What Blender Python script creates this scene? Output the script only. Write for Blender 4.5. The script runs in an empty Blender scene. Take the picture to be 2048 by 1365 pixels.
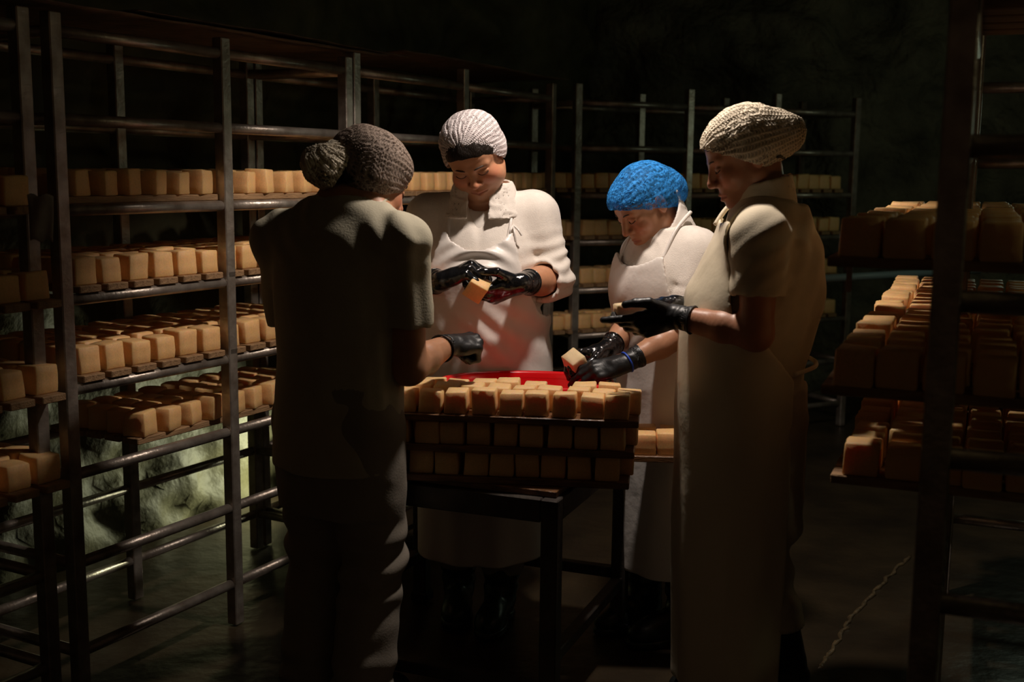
import bpy, math, random
import numpy as np
from mathutils import Matrix, Vector

# ------------------------------------------------------------------ camera, world, light, exposure
S = bpy.context.scene
COL = S.collection
CAM_F, CAM_P, CAM_R, CAM_H = 2300.0, math.radians(8.34), math.radians(0.578), 1.5
_F = np.array([0, math.cos(CAM_P), -math.sin(CAM_P)])
_U0 = np.array([0, math.sin(CAM_P), math.cos(CAM_P)])
_R0 = np.array([1.0, 0, 0])
_R = math.cos(CAM_R) * _R0 + math.sin(CAM_R) * _U0
_U = -math.sin(CAM_R) * _R0 + math.cos(CAM_R) * _U0
cam_data = bpy.data.cameras.new('camera')
cam_data.sensor_width = 36.0
cam_data.lens = CAM_F / 2048 * 36
cam_data.clip_start = 0.05
cam_data.dof.use_dof = True
cam_data.dof.focus_distance = 3.45
cam_data.dof.aperture_fstop = 3.2
cam = bpy.data.objects.new('camera', cam_data)
COL.objects.link(cam)
M = Matrix.Identity(4)
for i in range(3):
    M[i][0], M[i][1], M[i][2] = _R[i], _U[i], -_F[i]
M.translation = (0, 0, CAM_H)
cam.matrix_world = M
S.camera = cam

world = bpy.data.worlds.new('world')
S.world = world
world.use_nodes = True
world.node_tree.nodes['Background'].inputs[0].default_value = (1.0, 0.62, 0.36, 1)
world.node_tree.nodes['Background'].inputs[1].default_value = 0.015

S.view_settings.view_transform = 'Standard'
S.view_settings.look = 'None'
S.view_settings.gamma = 1
S.view_settings.use_curve_mapping = False
S.view_settings.exposure = 0.0

LAMP = (0.28, 3.25, 2.38)


def light(name, kind, loc, energy, color, size=0.05, **kw):
    d = bpy.data.lights.new(name, kind)
    d.energy = energy
    d.color = color
    if kind == 'AREA':
        d.size = size
    else:
        d.shadow_soft_size = size
    for k, v in kw.items():
        setattr(d, k, v)
    o = bpy.data.objects.new(name, d)
    o.location = loc
    COL.objects.link(o)
    return o


# passage lamp down the gallery (olive), cave-wall lamp far right, low lamp behind the left racks
light('passage_light', 'POINT', (2.75, 1.6, 2.4), 7.0, (1.0, 0.88, 0.5), 0.12)
light('back_wall_light', 'POINT', (2.75, 5.5, 1.75), 3.6, (0.82, 1.0, 0.72), 0.15)


# ------------------------------------------------------------------ helpers
def at(x, y, Y):
    d = CAM_F * _F + (x - 1024) * _R + (682.5 - y) * _U
    return np.array([0, 0, CAM_H]) + d * (Y / d[1])


def zat(y, Y, x=1024):
    return float(at(x, y, Y)[2])


def nrm(v):
    v = np.asarray(v, float)
    return v / np.linalg.norm(v)


def tag(o, label=None, cat=None, group=None, kind=None):
    if label:
        o['label'] = label
    if cat:
        o['category'] = cat
    if group:
        o['group'] = group
    if kind:
        o['kind'] = kind
    return o


def new_obj(name, me, parent=None):
    o = bpy.data.objects.new(name, me)
    COL.objects.link(o)
    if parent is not None:
        o.parent = parent
    return o


def empty(name, loc=(0, 0, 0), rz=0.0):
    o = bpy.data.objects.new(name, None)
    o.empty_display_size = 0.1
    o.location = loc
    o.rotation_euler = (0, 0, rz)
    COL.objects.link(o)
    return o


def np_mesh(name, V, Q, mat=None, smooth=True):
    V = np.asarray(V, np.float32)
    Q = np.asarray(Q, np.int32)
    me = bpy.data.meshes.new(name)
    n, k = Q.shape
    me.vertices.add(len(V))
    me.vertices.foreach_set('co', V.ravel())
    me.loops.add(n * k)
    me.loops.foreach_set('vertex_index', Q.ravel())
    me.polygons.add(n)
    me.polygons.foreach_set('loop_start', np.arange(0, n * k, k, dtype=np.int32))
    me.update(calc_edges=True)
    me.validate()
    if smooth:
        me.polygons.foreach_set('use_smooth', np.ones(len(me.polygons), bool))
    if mat:
        me.materials.append(mat)
    return me


class MB:
    """collects boxes, tubes and lofts into one mesh"""

    def __init__(self):
        self.v, self.f = [], []

    def add(self, vs, fs):
        o = len(self.v)
        self.v += [tuple(map(float, p)) for p in vs]
        self.f += [tuple(i + o for i in f) for f in fs]
        return self

    def box(self, c, s, R=None, bev=0.0):
        c = np.asarray(c, float)
        hx, hy, hz = [q / 2 for q in s]
        R = np.eye(3) if R is None else np.asarray(R)
        if bev <= 0:
            P = [(x, y, z) for z in (-hz, hz) for y in (-hy, hy) for x in (-hx, hx)]
            fs = [(0, 2, 3, 1), (4, 5, 7, 6), (0, 1, 5, 4), (2, 6, 7, 3), (0, 4, 6, 2), (1, 3, 7, 5)]
            return self.add([c + R @ np.array(p) for p in P], fs)
        b = bev
        vs, idx = [], {}
        for sx in (-1, 1):
            for sy in (-1, 1):
                for sz in (-1, 1):
                    for a in range(3):
                        p = [sx * (hx - b), sy * (hy - b), sz * (hz - b)]
                        p[a] += (sx, sy, sz)[a] * b
                        idx[(sx, sy, sz, a)] = len(vs)
                        vs.append(c + R @ np.array(p))
        fs = []
        for a in range(3):
            o1, o2 = [q for q in range(3) if q != a]
            for s_ in (-1, 1):
                ring = []
                for (p, q) in ((-1, -1), (1, -1), (1, 1), (-1, 1)):
                    k = [0, 0, 0]
                    k[a], k[o1], k[o2] = s_, p, q
                    ring.append(idx[(*k, a)])
                flip = (s_ > 0) != (a != 1)
                fs.append(tuple(ring[::-1] if flip else ring))
        for a in range(3):
            o1, o2 = [q for q in range(3) if q != a]
            for p in (-1, 1):
                for q in (-1, 1):
                    k0, k1 = [0, 0, 0], [0, 0, 0]
                    k0[a], k1[a] = -1, 1
                    k0[o1] = k1[o1] = p
                    k0[o2] = k1[o2] = q
                    fs.append((idx[(*k0, o1)], idx[(*k1, o1)], idx[(*k1, o2)], idx[(*k0, o2)]))
        for sx in (-1, 1):
            for sy in (-1, 1):
                for sz in (-1, 1):
                    fs.append(tuple(idx[(sx, sy, sz, a)] for a in range(3)))
        return self.add(vs, fs)

    def tube(self, pts, r, n=10, caps=True):
        pts = [np.asarray(p, float) for p in pts]
        rs = r if hasattr(r, '__len__') else [r] * len(pts)
        base = len(self.v)
        up = np.array([0.0, 0.0, 1.0])
        for i, p in enumerate(pts):
            t = pts[min(i + 1, len(pts) - 1)] - pts[max(i - 1, 0)]
            t = nrm(t)
            a = np.cross(t, up)
            if np.linalg.norm(a) < 1e-3:
                a = np.cross(t, [1.0, 0, 0])
            a = nrm(a)
            b = np.cross(t, a)
            for k in range(n):
                w = 2 * math.pi * k / n
                q = p + rs[i] * (math.cos(w) * a + math.sin(w) * b)
                self.v.append(tuple(map(float, q)))
        for i in range(len(pts) - 1):
            for k in range(n):
                k2 = (k + 1) % n
                self.f.append((base + i * n + k, base + i * n + k2, base + (i + 1) * n + k2, base + (i + 1) * n + k))
        if caps:
            self.f.append(tuple(base + k for k in range(n))[::-1])
            e = base + (len(pts) - 1) * n
            self.f.append(tuple(e + k for k in range(n)))
        return self

    def lathe(self, prof, c=(0, 0, 0), n=48, sx=1.0, sy=1.0, sz=1.0):
        base = len(self.v)
        for (r, z) in prof:
            for k in range(n):
                w = 2 * math.pi * k / n
                self.v.append((c[0] + sx * r * math.cos(w), c[1] + sy * r * math.sin(w), c[2] + z * sz))
        for i in range(len(prof) - 1):
            for k in range(n):
                k2 = (k + 1) % n
                self.f.append((base + i * n + k, base + i * n + k2, base + (i + 1) * n + k2, base + (i + 1) * n + k))
        return self

    def mesh(self, name, mat, smooth=False):
        me = bpy.data.meshes.new(name)
        me.from_pydata(self.v, [], self.f)
        me.update()
        import bmesh
        bm = bmesh.new()
        bm.from_mesh(me)
        bmesh.ops.recalc_face_normals(bm, faces=bm.faces)
        bm.to_mesh(me)
        bm.free()
        if smooth:
            me.polygons.foreach_set('use_smooth', np.ones(len(me.polygons), bool))
        me.materials.append(mat)
        return me

    def build(self, name, mat, parent=None, smooth=False):
        return new_obj(name, self.mesh(name, mat, smooth), parent)


def rotz(a):
    c, s = math.cos(a), math.sin(a)
    return np.array([[c, -s, 0], [s, c, 0], [0, 0, 1.0]])


def rotx(a):
    c, s = math.cos(a), math.sin(a)
    return np.array([[1.0, 0, 0], [0, c, -s], [0, s, c]])


def roty(a):
    c, s = math.cos(a), math.sin(a)
    return np.array([[c, 0, s], [0, 1.0, 0], [-s, 0, c]])


# value noise on numpy points
_rng = np.random.RandomState(7)
_LAT = _rng.rand(32, 32, 32).astype(np.float32)


def vnoise(p):
    p = np.asarray(p, np.float32)
    i = np.floor(p).astype(np.int32)
    f = p - i
    f = f * f * (3 - 2 * f)
    out = 0
    for dx in (0, 1):
        wx = f[..., 0] if dx else 1 - f[..., 0]
        for dy in (0, 1):
            wy = f[..., 1] if dy else 1 - f[..., 1]
            for dz in (0, 1):
                wz = f[..., 2] if dz else 1 - f[..., 2]
                out = out + wx * wy * wz * _LAT[(i[..., 0] + dx) & 31, (i[..., 1] + dy) & 31, (i[..., 2] + dz) & 31]
    return out * 2 - 1


def fbm(p, octs=4):
    a, s, o = 1.0, 1.0, 0
    for _ in range(octs):
        o = o + a * vnoise(p * s + 11.3 * s)
        s *= 2.03
        a *= 0.5
    return o


# ------------------------------------------------------------------ materials
def mat(name, color, rough=0.6, metal=0.0, spec=0.5, noise=0.0, nscale=20, bump=0.0, bscale=60, sss=0.0, sssr=(0.02, 0.008, 0.003),
        color2=None, coat=0.0, stretch=None, vcol=None, transl=0.0, bdist=0.01, sheen=0.0):
    m = bpy.data.materials.new(name)
    m.use_nodes = True
    nt = m.node_tree
    N, L = nt.nodes, nt.links
    b = N['Principled BSDF']
    b.inputs['Base Color'].default_value = (*color, 1)
    b.inputs['Roughness'].default_value = rough
    b.inputs['Metallic'].default_value = metal
    b.inputs['Specular IOR Level'].default_value = spec
    b.inputs['Coat Weight'].default_value = coat
    b.inputs['Coat Roughness'].default_value = 0.1
    b.inputs['Sheen Weight'].default_value = sheen
    tc = N.new('ShaderNodeTexCoord')
    mp = N.new('ShaderNodeMapping')
    L.new(tc.outputs['Object'], mp.inputs[0])
    if stretch:
        mp.inputs['Scale'].default_value = stretch
    if vcol:
        at_ = N.new('ShaderNodeAttribute')
        at_.attribute_name = vcol
        L.new(at_.outputs['Color'], b.inputs['Base Color'])
    if noise > 0 or color2:
        t = N.new('ShaderNodeTexNoise')
        t.inputs['Scale'].default_value = nscale
        t.inputs['Detail'].default_value = 6
        L.new(mp.outputs[0], t.inputs['Vector'])
        r = N.new('ShaderNodeMapRange')
        r.inputs[1].default_value = 0.3
        r.inputs[2].default_value = 0.7
        L.new(t.outputs[0], r.inputs[0])
        mx = N.new('ShaderNodeMix')
        mx.data_type = 'RGBA'
        c2 = color2 or tuple(c * (1 - noise) for c in color)
        mx.inputs[6].default_value = (*color, 1)
        mx.inputs[7].default_value = (*c2, 1)
        L.new(r.outputs[0], mx.inputs[0])
        if vcol:
            mx.blend_type = 'MULTIPLY'
            L.new(at_.outputs['Color'], mx.inputs[6])
            mx.inputs[7].default_value = (1 - noise, 1 - noise, 1 - noise, 1)
        L.new(mx.outputs[2], b.inputs['Base Color'])
    if bump > 0:
        t2 = N.new('ShaderNodeTexNoise')
        t2.inputs['Scale'].default_value = bscale
        t2.inputs['Detail'].default_value = 5
        L.new(mp.outputs[0], t2.inputs['Vector'])
        bp = N.new('ShaderNodeBump')
        bp.inputs['Strength'].default_value = bump
        bp.inputs['Distance'].default_value = bdist
        L.new(t2.outputs[0], bp.inputs['Height'])
        L.new(bp.outputs[0], b.inputs['Normal'])
    if sss > 0:
        b.inputs['Subsurface Weight'].default_value = sss
        b.inputs['Subsurface Radius'].default_value = (1, 1, 1)
        b.inputs['Subsurface Radius'].default_value = sssr
        b.inputs['Subsurface Scale'].default_value = 1.0
    if transl > 0:
        tr = N.new('ShaderNodeBsdfTranslucent')
        tr.inputs[0].default_value = (*color, 1)
        ms = N.new('ShaderNodeMixShader')
        ms.inputs[0].default_value = transl
        out = N['Material Output']
        L.new(b.outputs[0], ms.inputs[1])
        L.new(tr.outputs[0], ms.inputs[2])
        L.new(ms.outputs[0], out.inputs[0])
    return m


def net_mat(name, color, alpha_lo, alpha_hi, fu, fv, crinkle=0.0, bump=0.5):
    """woven hair net: threads opaque, gaps see-through; 'nv' holds (angle about the gather, distance from it)"""
    m = bpy.data.materials.new(name)
    m.use_nodes = True
    nt = m.node_tree
    N, L = nt.nodes, nt.links
    b = N['Principled BSDF']
    b.inputs['Base Color'].default_value = (*color, 1)
    b.inputs['Roughness'].default_value = 0.7
    b.inputs['Specular IOR Level'].default_value = 0.25
    a = N.new('ShaderNodeAttribute')
    a.attribute_name = 'nv'
    sp = N.new('ShaderNodeSeparateXYZ')
    L.new(a.outputs['Vector'], sp.inputs[0])

    def math_(op, x, y=None):
        n = N.new('ShaderNodeMath')
        n.operation = op
        for i, q in enumerate((x, y)):
            if q is None:
                continue
            if isinstance(q, (int, float)):
                n.inputs[i].default_value = q
            else:
                L.new(q, n.inputs[i])
        return n.outputs[0]
    nz = N.new('ShaderNodeTexNoise')
    nz.inputs['Scale'].default_value = 30
    nz.inputs['Detail'].default_value = 4
    tc = N.new('ShaderNodeTexCoord')
    L.new(tc.outputs['Object'], nz.inputs['Vector'])
    wob = math_('MULTIPLY', nz.outputs[0], 2.5)
    su = math_('SINE', math_('ADD', math_('MULTIPLY', sp.outputs[0], fu), wob))
    sv = math_('SINE', math_('ADD', math_('MULTIPLY', sp.outputs[1], fv), math_('MULTIPLY', su, 0.8)))
    pat = math_('MAXIMUM', su, sv)
    mr = N.new('ShaderNodeMapRange')
    mr.inputs[1].default_value = -0.4
    mr.inputs[2].default_value = 0.7
    mr.inputs[3].default_value = alpha_lo
    mr.inputs[4].default_value = alpha_hi
    L.new(pat, mr.inputs[0])
    al = mr.outputs[0]
    if crinkle > 0:
        n2 = N.new('ShaderNodeTexNoise')
        n2.inputs['Scale'].default_value = 1.0
        n2.inputs['Detail'].default_value = 5
        mp = N.new('ShaderNodeMapping')
        mp.inputs['Scale'].default_value = (11, 7, 1)
        L.new(a.outputs['Vector'], mp.inputs[0])
        L.new(mp.outputs[0], n2.inputs['Vector'])
        cr = N.new('ShaderNodeMapRange')
        cr.inputs[1].default_value = 0.4
        cr.inputs[2].default_value = 0.62
        cr.inputs[3].default_value = 1 - crinkle
        cr.inputs[4].default_value = 1.0
        L.new(n2.outputs[0], cr.inputs[0])
        al = math_('MULTIPLY', al, cr.outputs[0])
    # wherever the gathers meet the net lies in many layers
    fall = N.new('ShaderNodeMapRange')
    fall.inputs[1].default_value = 0.05
    fall.inputs[2].default_value = 0.5
    fall.inputs[3].default_value = 0.35
    fall.inputs[4].default_value = 0.0
    L.new(sp.outputs[1], fall.inputs[0])
    al = math_('MINIMUM', math_('ADD', al, fall.outputs[0]), 1.0)
    bp = N.new('ShaderNodeBump')
    bp.inputs['Strength'].default_value = bump
    bp.inputs['Distance'].default_value = 0.0025
    L.new(pat, bp.inputs['Height'])
    L.new(bp.outputs[0], b.inputs['Normal'])
    tl = N.new('ShaderNodeBsdfTranslucent')
    tl.inputs[0].default_value = (*color, 1)
    m1 = N.new('ShaderNodeMixShader')
    m1.inputs[0].default_value = 0.25
    L.new(b.outputs[0], m1.inputs[1])
    L.new(tl.outputs[0], m1.inputs[2])
    tp = N.new('ShaderNodeBsdfTransparent')
    m2 = N.new('ShaderNodeMixShader')
    L.new(al, m2.inputs[0])
    L.new(tp.outputs[0], m2.inputs[1])
    L.new(m1.outputs[0], m2.inputs[2])
    L.new(m2.outputs[0], N['Material Output'].inputs[0])
    return m


MT = {
    'cheese': mat('cheese', (0.95, 0.57, 0.25), 0.5, noise=0.14, nscale=14, bump=0.25, bscale=45, bdist=0.006, sss=0.35, sssr=(0.03, 0.012, 0.003)),
    'cheese_pale': mat('cheese_pale', (0.94, 0.60, 0.28), 0.5, noise=0.14, nscale=17, bump=0.25, bscale=40, bdist=0.006, sss=0.35, sssr=(0.03, 0.012, 0.003)),
    'cheese_cut': mat('cheese_cut', (0.90, 0.70, 0.42), 0.4, noise=0.15, nscale=25, bump=0.4, bscale=70, bdist=0.006, sss=0.3, sssr=(0.02, 0.01, 0.004)),
    'wood': mat('wood', (0.42, 0.25, 0.12), 0.7, color2=(0.20, 0.11, 0.05), nscale=9, stretch=(1, 6, 6), bump=0.4, bscale=40),
    'wood_wet': mat('wood_wet', (0.30, 0.145, 0.06), 0.28, color2=(0.10, 0.045, 0.02), nscale=9, stretch=(1, 6, 6), bump=0.4, bscale=40),
    'steel': mat('steel', (0.50, 0.44, 0.38), 0.38, metal=0.7, color2=(0.26, 0.21, 0.17), nscale=18, bump=0.15, bscale=80),
    'steel_dark': mat('steel_dark', (0.10, 0.085, 0.07), 0.5, metal=0.4, color2=(0.05, 0.04, 0.035), nscale=14, bump=0.15, bscale=80),
    'rust': mat('rust_sheet', (0.20, 0.13, 0.08), 0.55, metal=0.3, color2=(0.08, 0.05, 0.03), nscale=12, bump=0.4, bscale=30),
    'rock': mat('rock', (0.20, 0.19, 0.13), 0.8, color2=(0.06, 0.055, 0.035), nscale=3.5, bump=0.9, bscale=14, bdist=0.05),
    'rock_wet': mat('rock_wet', (0.15, 0.14, 0.075), 0.6, spec=0.3, color2=(0.05, 0.045, 0.024), nscale=3.5, bump=0.5, bscale=9, bdist=0.035),
    'floor': mat('floor', (0.055, 0.038, 0.02), 0.36, color2=(0.02, 0.014, 0.009), nscale=3, stretch=(1, 1, 1), bump=0.35, bscale=9, bdist=0.02),
    'vein': mat('vein', (0.17, 0.12, 0.06), 0.3, color2=(0.06, 0.042, 0.024), nscale=30, bump=0.5, bscale=50),
    'white_cloth': mat('white_cloth', (0.80, 0.74, 0.68), 0.85, noise=0.06, nscale=30, bump=0.18, bscale=220, bdist=0.003, sheen=0.15),
    'fleece': mat('fleece', (0.80, 0.73, 0.66), 0.9, noise=0.08, nscale=60, bump=0.35, bscale=300, bdist=0.003, sheen=0.3),
    'cream_cloth': mat('cream_cloth', (0.70, 0.61, 0.45), 0.85, noise=0.08, nscale=30, bump=0.2, bscale=220, bdist=0.003),
    'apron': mat('apron_vinyl', (0.82, 0.76, 0.71), 0.38, noise=0.05, nscale=9, bump=0.25, bscale=16, bdist=0.012),
    'apron_cream': mat('apron_cream', (0.80, 0.70, 0.52), 0.42, noise=0.06, nscale=9, bump=0.25, bscale=14, bdist=0.012),
    'olive_cloth': mat('olive_cloth', (0.50, 0.455, 0.335), 0.85, noise=0.1, nscale=25, bump=0.25, bscale=200, bdist=0.003),
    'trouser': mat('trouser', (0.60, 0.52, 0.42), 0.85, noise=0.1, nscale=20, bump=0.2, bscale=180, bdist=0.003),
    'trouser_shaded': mat('trouser_shaded', (0.30, 0.26, 0.21), 0.85, noise=0.1, nscale=20, bump=0.2, bscale=180, bdist=0.003),  # darker copy of the trouser cloth, shade put into its colour
    'trouser_gray': mat('trouser_gray', (0.40, 0.36, 0.32), 0.85, noise=0.1, nscale=20, bump=0.2, bscale=180, bdist=0.003),
    'skin': mat('skin', (0.6, 0.3, 0.18), 0.42, vcol='Col', noise=0.12, nscale=40, bump=0.12, bscale=160, bdist=0.002, sss=0.15, sssr=(0.012, 0.005, 0.002)),
    'hair': mat('hair', (0.016, 0.010, 0.007), 0.5, spec=0.2, noise=0.4, nscale=60, stretch=(8, 1, 2), bump=0.8, bscale=50, bdist=0.006),
    'brow': mat('brow_hair', (0.05, 0.028, 0.018), 0.7),
    'glove': mat('glove', (0.010, 0.010, 0.011), 0.42, spec=0.5, bump=0.35, bscale=55, bdist=0.004),
    'glove_wet': mat('glove_wet', (0.008, 0.008, 0.009), 0.14, spec=0.6, bump=0.8, bscale=45, bdist=0.006, coat=0.6),
    'glove_blue': mat('glove_blue', (0.02, 0.08, 0.55), 0.4),
    'boot': mat('boot', (0.022, 0.036, 0.030), 0.32, bump=0.2, bscale=40, bdist=0.003),
    'boot_dark': mat('boot_dark', (0.012, 0.014, 0.013), 0.35, bump=0.2, bscale=40),
    'red': mat('red_plastic', (0.72, 0.008, 0.012), 0.22, spec=0.5, coat=0.3),
    'paper': mat('paper', (0.55, 0.50, 0.46), 0.8, color2=(0.25, 0.2, 0.18), nscale=14, transl=0.3),
    'pipe': mat('pipe', (0.30, 0.38, 0.42), 0.4),
    'panel': mat('panel', (0.30, 0.36, 0.25), 0.75, color2=(0.16, 0.19, 0.13), nscale=5, stretch=(1, 8, 1), bump=0.3, bscale=25),
    'shade': mat('lamp_shade', (0.05, 0.05, 0.05), 0.5, metal=0.5),
    'brass': mat('brass', (0.55, 0.42, 0.2), 0.3, metal=1.0),
    'dark': mat('dark_fabric', (0.02, 0.02, 0.03), 0.8),
    'net_white': net_mat('net_white', (0.86, 0.78, 0.78), 0.22, 0.92, 40, 110),
    'net_blue': net_mat('net_blue', (0.045, 0.34, 0.85), 0.55, 0.95, 30, 60, crinkle=0.75, bump=0.2),
    'net_cream': net_mat('net_cream', (0.90, 0.79, 0.62), 0.60, 1.0, 34, 95, bump=0.7),
    'net_gray': net_mat('net_gray', (0.34, 0.26, 0.21), 0.40, 0.92, 40, 60, bump=0.3),
}
_em = bpy.data.materials.new('bulb_glow')
_em.use_nodes = True
_b = _em.node_tree.nodes['Principled BSDF']
_b.inputs['Emission Color'].default_value = (1, 0.86, 0.66, 1)
_b.inputs['Emission Strength'].default_value = 12
MT['bulb'] = _em


# ------------------------------------------------------------------ signed-distance modelling
class Field:
    def __init__(s, lo, hi, h, fine=None):
        s.h = h
        s.ax = []
        for i in range(3):
            if fine is None:
                a = np.arange(lo[i], hi[i] + h, h)
            else:
                fl, fh, hf = fine
                a0 = np.arange(lo[i], max(lo[i], fl[i]), h)
                a1 = np.arange(max(fl[i], lo[i]), min(fh[i], hi[i]), hf)
                a2 = np.arange(min(fh[i], hi[i]), hi[i] + h, h)
                a = np.concatenate([a0, a1, a2])
                keep = np.concatenate([[True], np.diff(a) > hf * 0.4])
                a = a[keep]
            s.ax.append(a.astype(np.float32))
        s.v = np.full([len(a) for a in s.ax], 0.3, np.float32)

    def sub(s, lo, hi):
        sl = []
        for i in range(3):
            i0 = max(int(np.searchsorted(s.ax[i], lo[i])) - 1, 0)
            i1 = min(int(np.searchsorted(s.ax[i], hi[i])) + 1, len(s.ax[i]))
            if i1 <= i0:
                return None
            sl.append(slice(i0, i1))
        X = s.ax[0][sl[0]][:, None, None]
        Y = s.ax[1][sl[1]][None, :, None]
        Z = s.ax[2][sl[2]][None, None, :]
        return tuple(sl), X, Y, Z

    def op(s, fn, lo, hi, k=0.0, mode='u'):
        m = k + 3 * s.h + 0.01
        r = s.sub(np.asarray(lo) - m, np.asarray(hi) + m)
        if r is None:
            return
        sl, X, Y, Z = r
        d = fn(X, Y, Z).astype(np.float32)
        v = s.v[sl]
        d = np.broadcast_to(d, v.shape)
        if mode == 'u':
            a, b, sg = v, d, 1
        elif mode == 'd':
            a, b, sg = -v, d, -1
        else:
            a, b, sg = -v, -d, -1
        o = np.minimum(a, b)
        if k > 0:
            hh = np.maximum(k - np.abs(a - b), 0) / k
            o = o - hh * hh * k * 0.25
        s.v[sl] = sg * o

    def cone(s, a, b, ra, rb=None, k=0.0, mode='u'):
        a, b = np.asarray(a, float), np.asarray(b, float)
        rb = ra if rb is None else rb
        ba = b - a
        L2 = max(float(ba @ ba), 1e-9)

        def fn(X, Y, Z):
            px, py, pz = X - a[0], Y - a[1], Z - a[2]
            h = np.clip((px * ba[0] + py * ba[1] + pz * ba[2]) / L2, 0, 1)
            return np.sqrt((px - ba[0] * h) ** 2 + (py - ba[1] * h) ** 2 + (pz - ba[2] * h) ** 2) - (ra + (rb - ra) * h)
        R = max(ra, rb)
        s.op(fn, np.minimum(a, b) - R, np.maximum(a, b) + R, k, mode)

    def ell(s, c, r, R=None, k=0.0, mode='u'):
        c, r = np.asarray(c, float), np.asarray(r, float)
        R = np.eye(3) if R is None else np.asarray(R)

        def fn(X, Y, Z):
            px, py, pz = X - c[0], Y - c[1], Z - c[2]
            q = [(R[0, i] * px + R[1, i] * py + R[2, i] * pz) for i in range(3)]
            k0 = np.sqrt(sum((q[i] / r[i]) ** 2 for i in range(3)))
            k1 = np.sqrt(sum((q[i] / r[i] ** 2) ** 2 for i in range(3))) + 1e-6
            return k0 * (k0 - 1) / k1
        e = np.full(3, r.max())
        s.op(fn, c - e, c + e, k, mode)

    def plane_cut(s, c, d, R):
        """remove what lies beyond c along d, within R of c"""
        c, d = np.asarray(c, float), nrm(d)

        def fn(X, Y, Z):
            px, py, pz = X - c[0], Y - c[1], Z - c[2]
            return np.maximum(-(px * d[0] + py * d[1] + pz * d[2]), np.sqrt(px * px + py * py + pz * pz) - R)
        s.op(fn, c - R, c + R, 0.0, 'd')

    def all(s, fn, mode='i'):
        s.op(fn, [a[0] for a in s.ax], [a[-1] for a in s.ax], 0.0, mode)

    def mesh(s):
        v = s.v
        ax = s.ax
        ins = v < 0
        c = [ins[i:ins.shape[0] - 1 + i, j:ins.shape[1] - 1 + j, k:ins.shape[2] - 1 + k] for i in (0, 1) for j in (0, 1) for k in (0, 1)]
        anyv = c[0].copy()
        allv = c[0].copy()
        for q in c[1:]:
            anyv |= q
            allv &= q
        act = anyv & ~allv
        I, J, K = np.nonzero(act)
        n = len(I)
        idx = np.full(act.shape, -1, np.int32)
        idx[I, J, K] = np.arange(n)
        acc = np.zeros((n, 3), np.float32)
        cnt = np.zeros(n, np.float32)
        offs = [(i, j, k) for i in (0, 1) for j in (0, 1) for k in (0, 1)]
        for a in offs:
            for d in range(3):
                if a[d]:
                    continue
                b = list(a)
                b[d] = 1
                va = v[I + a[0], J + a[1], K + a[2]]
                vb = v[I + b[0], J + b[1], K + b[2]]
                m = (va < 0) != (vb < 0)
                t = np.where(m, va / np.where(m, va - vb, 1), 0)
                ii = (I, J, K)
                for e in range(3):
                    pa = ax[e][ii[e] + a[e]]
                    pb = ax[e][ii[e] + b[e]]
                    acc[:, e] += np.where(m, pa + (pb - pa) * t, 0)
                cnt += m
        V = acc / cnt[:, None]
        quads = []
        for d in range(3):
            sl0 = [slice(None)] * 3
            sl1 = [slice(None)] * 3
            sl0[d] = slice(0, -1)
            sl1[d] = slice(1, None)
            a, b = ins[tuple(sl0)], ins[tuple(sl1)]
            ch = a != b
            e1, e2 = [(1, 2), (2, 0), (0, 1)][d]
            P = np.array(np.nonzero(ch))
            ok = (P[e1] > 0) & (P[e2] > 0) & (P[e1] < act.shape[e1]) & (P[e2] < act.shape[e2])
            P = P[:, ok]
            sgn = a[tuple(P)]
            q = []
            for (o1, o2) in ((-1, -1), (0, -1), (0, 0), (-1, 0)):
                p = P.copy()
                p[e1] += o1
                p[e2] += o2
                q.append(idx[tuple(p)])
            q = np.array(q).T
            q = np.where(sgn[:, None], q, q[:, ::-1])
            quads.append(q)
        Q = np.concatenate(quads) if quads else np.zeros((0, 4), int)
        Q = Q[(Q >= 0).all(1)]
        return V, Q


def vnormals(V, Q):
    a, b, c, d = (V[Q[:, i]] for i in range(4))
    n = np.cross(c - a, d - b)
    N = np.zeros_like(V)
    for i in range(4):
        for e in range(3):
            N[:, e] += np.bincount(Q[:, i], n[:, e], len(V)).astype(np.float32)
    return N / (np.linalg.norm(N, axis=1, keepdims=True) + 1e-9)


def field_obj(name, F, material, parent=None, disp=None, post=None, relax=1, nsm=0):
    V, Q = F.mesh()
    for _ in range(relax):
        s = np.zeros_like(V)
        c = np.zeros(len(V), np.float32)
        for i in range(4):
            for j in (1, 3):
                o = Q[:, (i + j) % 4]
                for e in range(3):
                    s[:, e] += np.bincount(Q[:, i], V[o, e], len(V)).astype(np.float32)
                c += np.bincount(Q[:, i], minlength=len(V)).astype(np.float32)
        V = V * 0.5 + 0.5 * s / np.maximum(c, 1)[:, None]
    if disp is not None:
        Nn = vnormals(V, Q)
        for _ in range(nsm):
            s = Nn * 0.5
            for i in range(4):
                for j in (1, 3):
                    for e in range(3):
                        s[:, e] += np.bincount(Q[:, i], Nn[Q[:, (i + j) % 4], e], len(V)).astype(np.float32)
            Nn = s / (np.linalg.norm(s, axis=1, keepdims=True) + 1e-6)
        if nsm < 0:
            Nn = V * np.array([1, 1, 0], np.float32)
            Nn /= np.linalg.norm(Nn, axis=1, keepdims=True) + 1e-6
        V = V + Nn * disp(V, Nn)[:, None].astype(np.float32)
    me = np_mesh(name, V, Q, material)
    if post is not None:
        post(me, V)
    return new_obj(name, me, parent)


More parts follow.
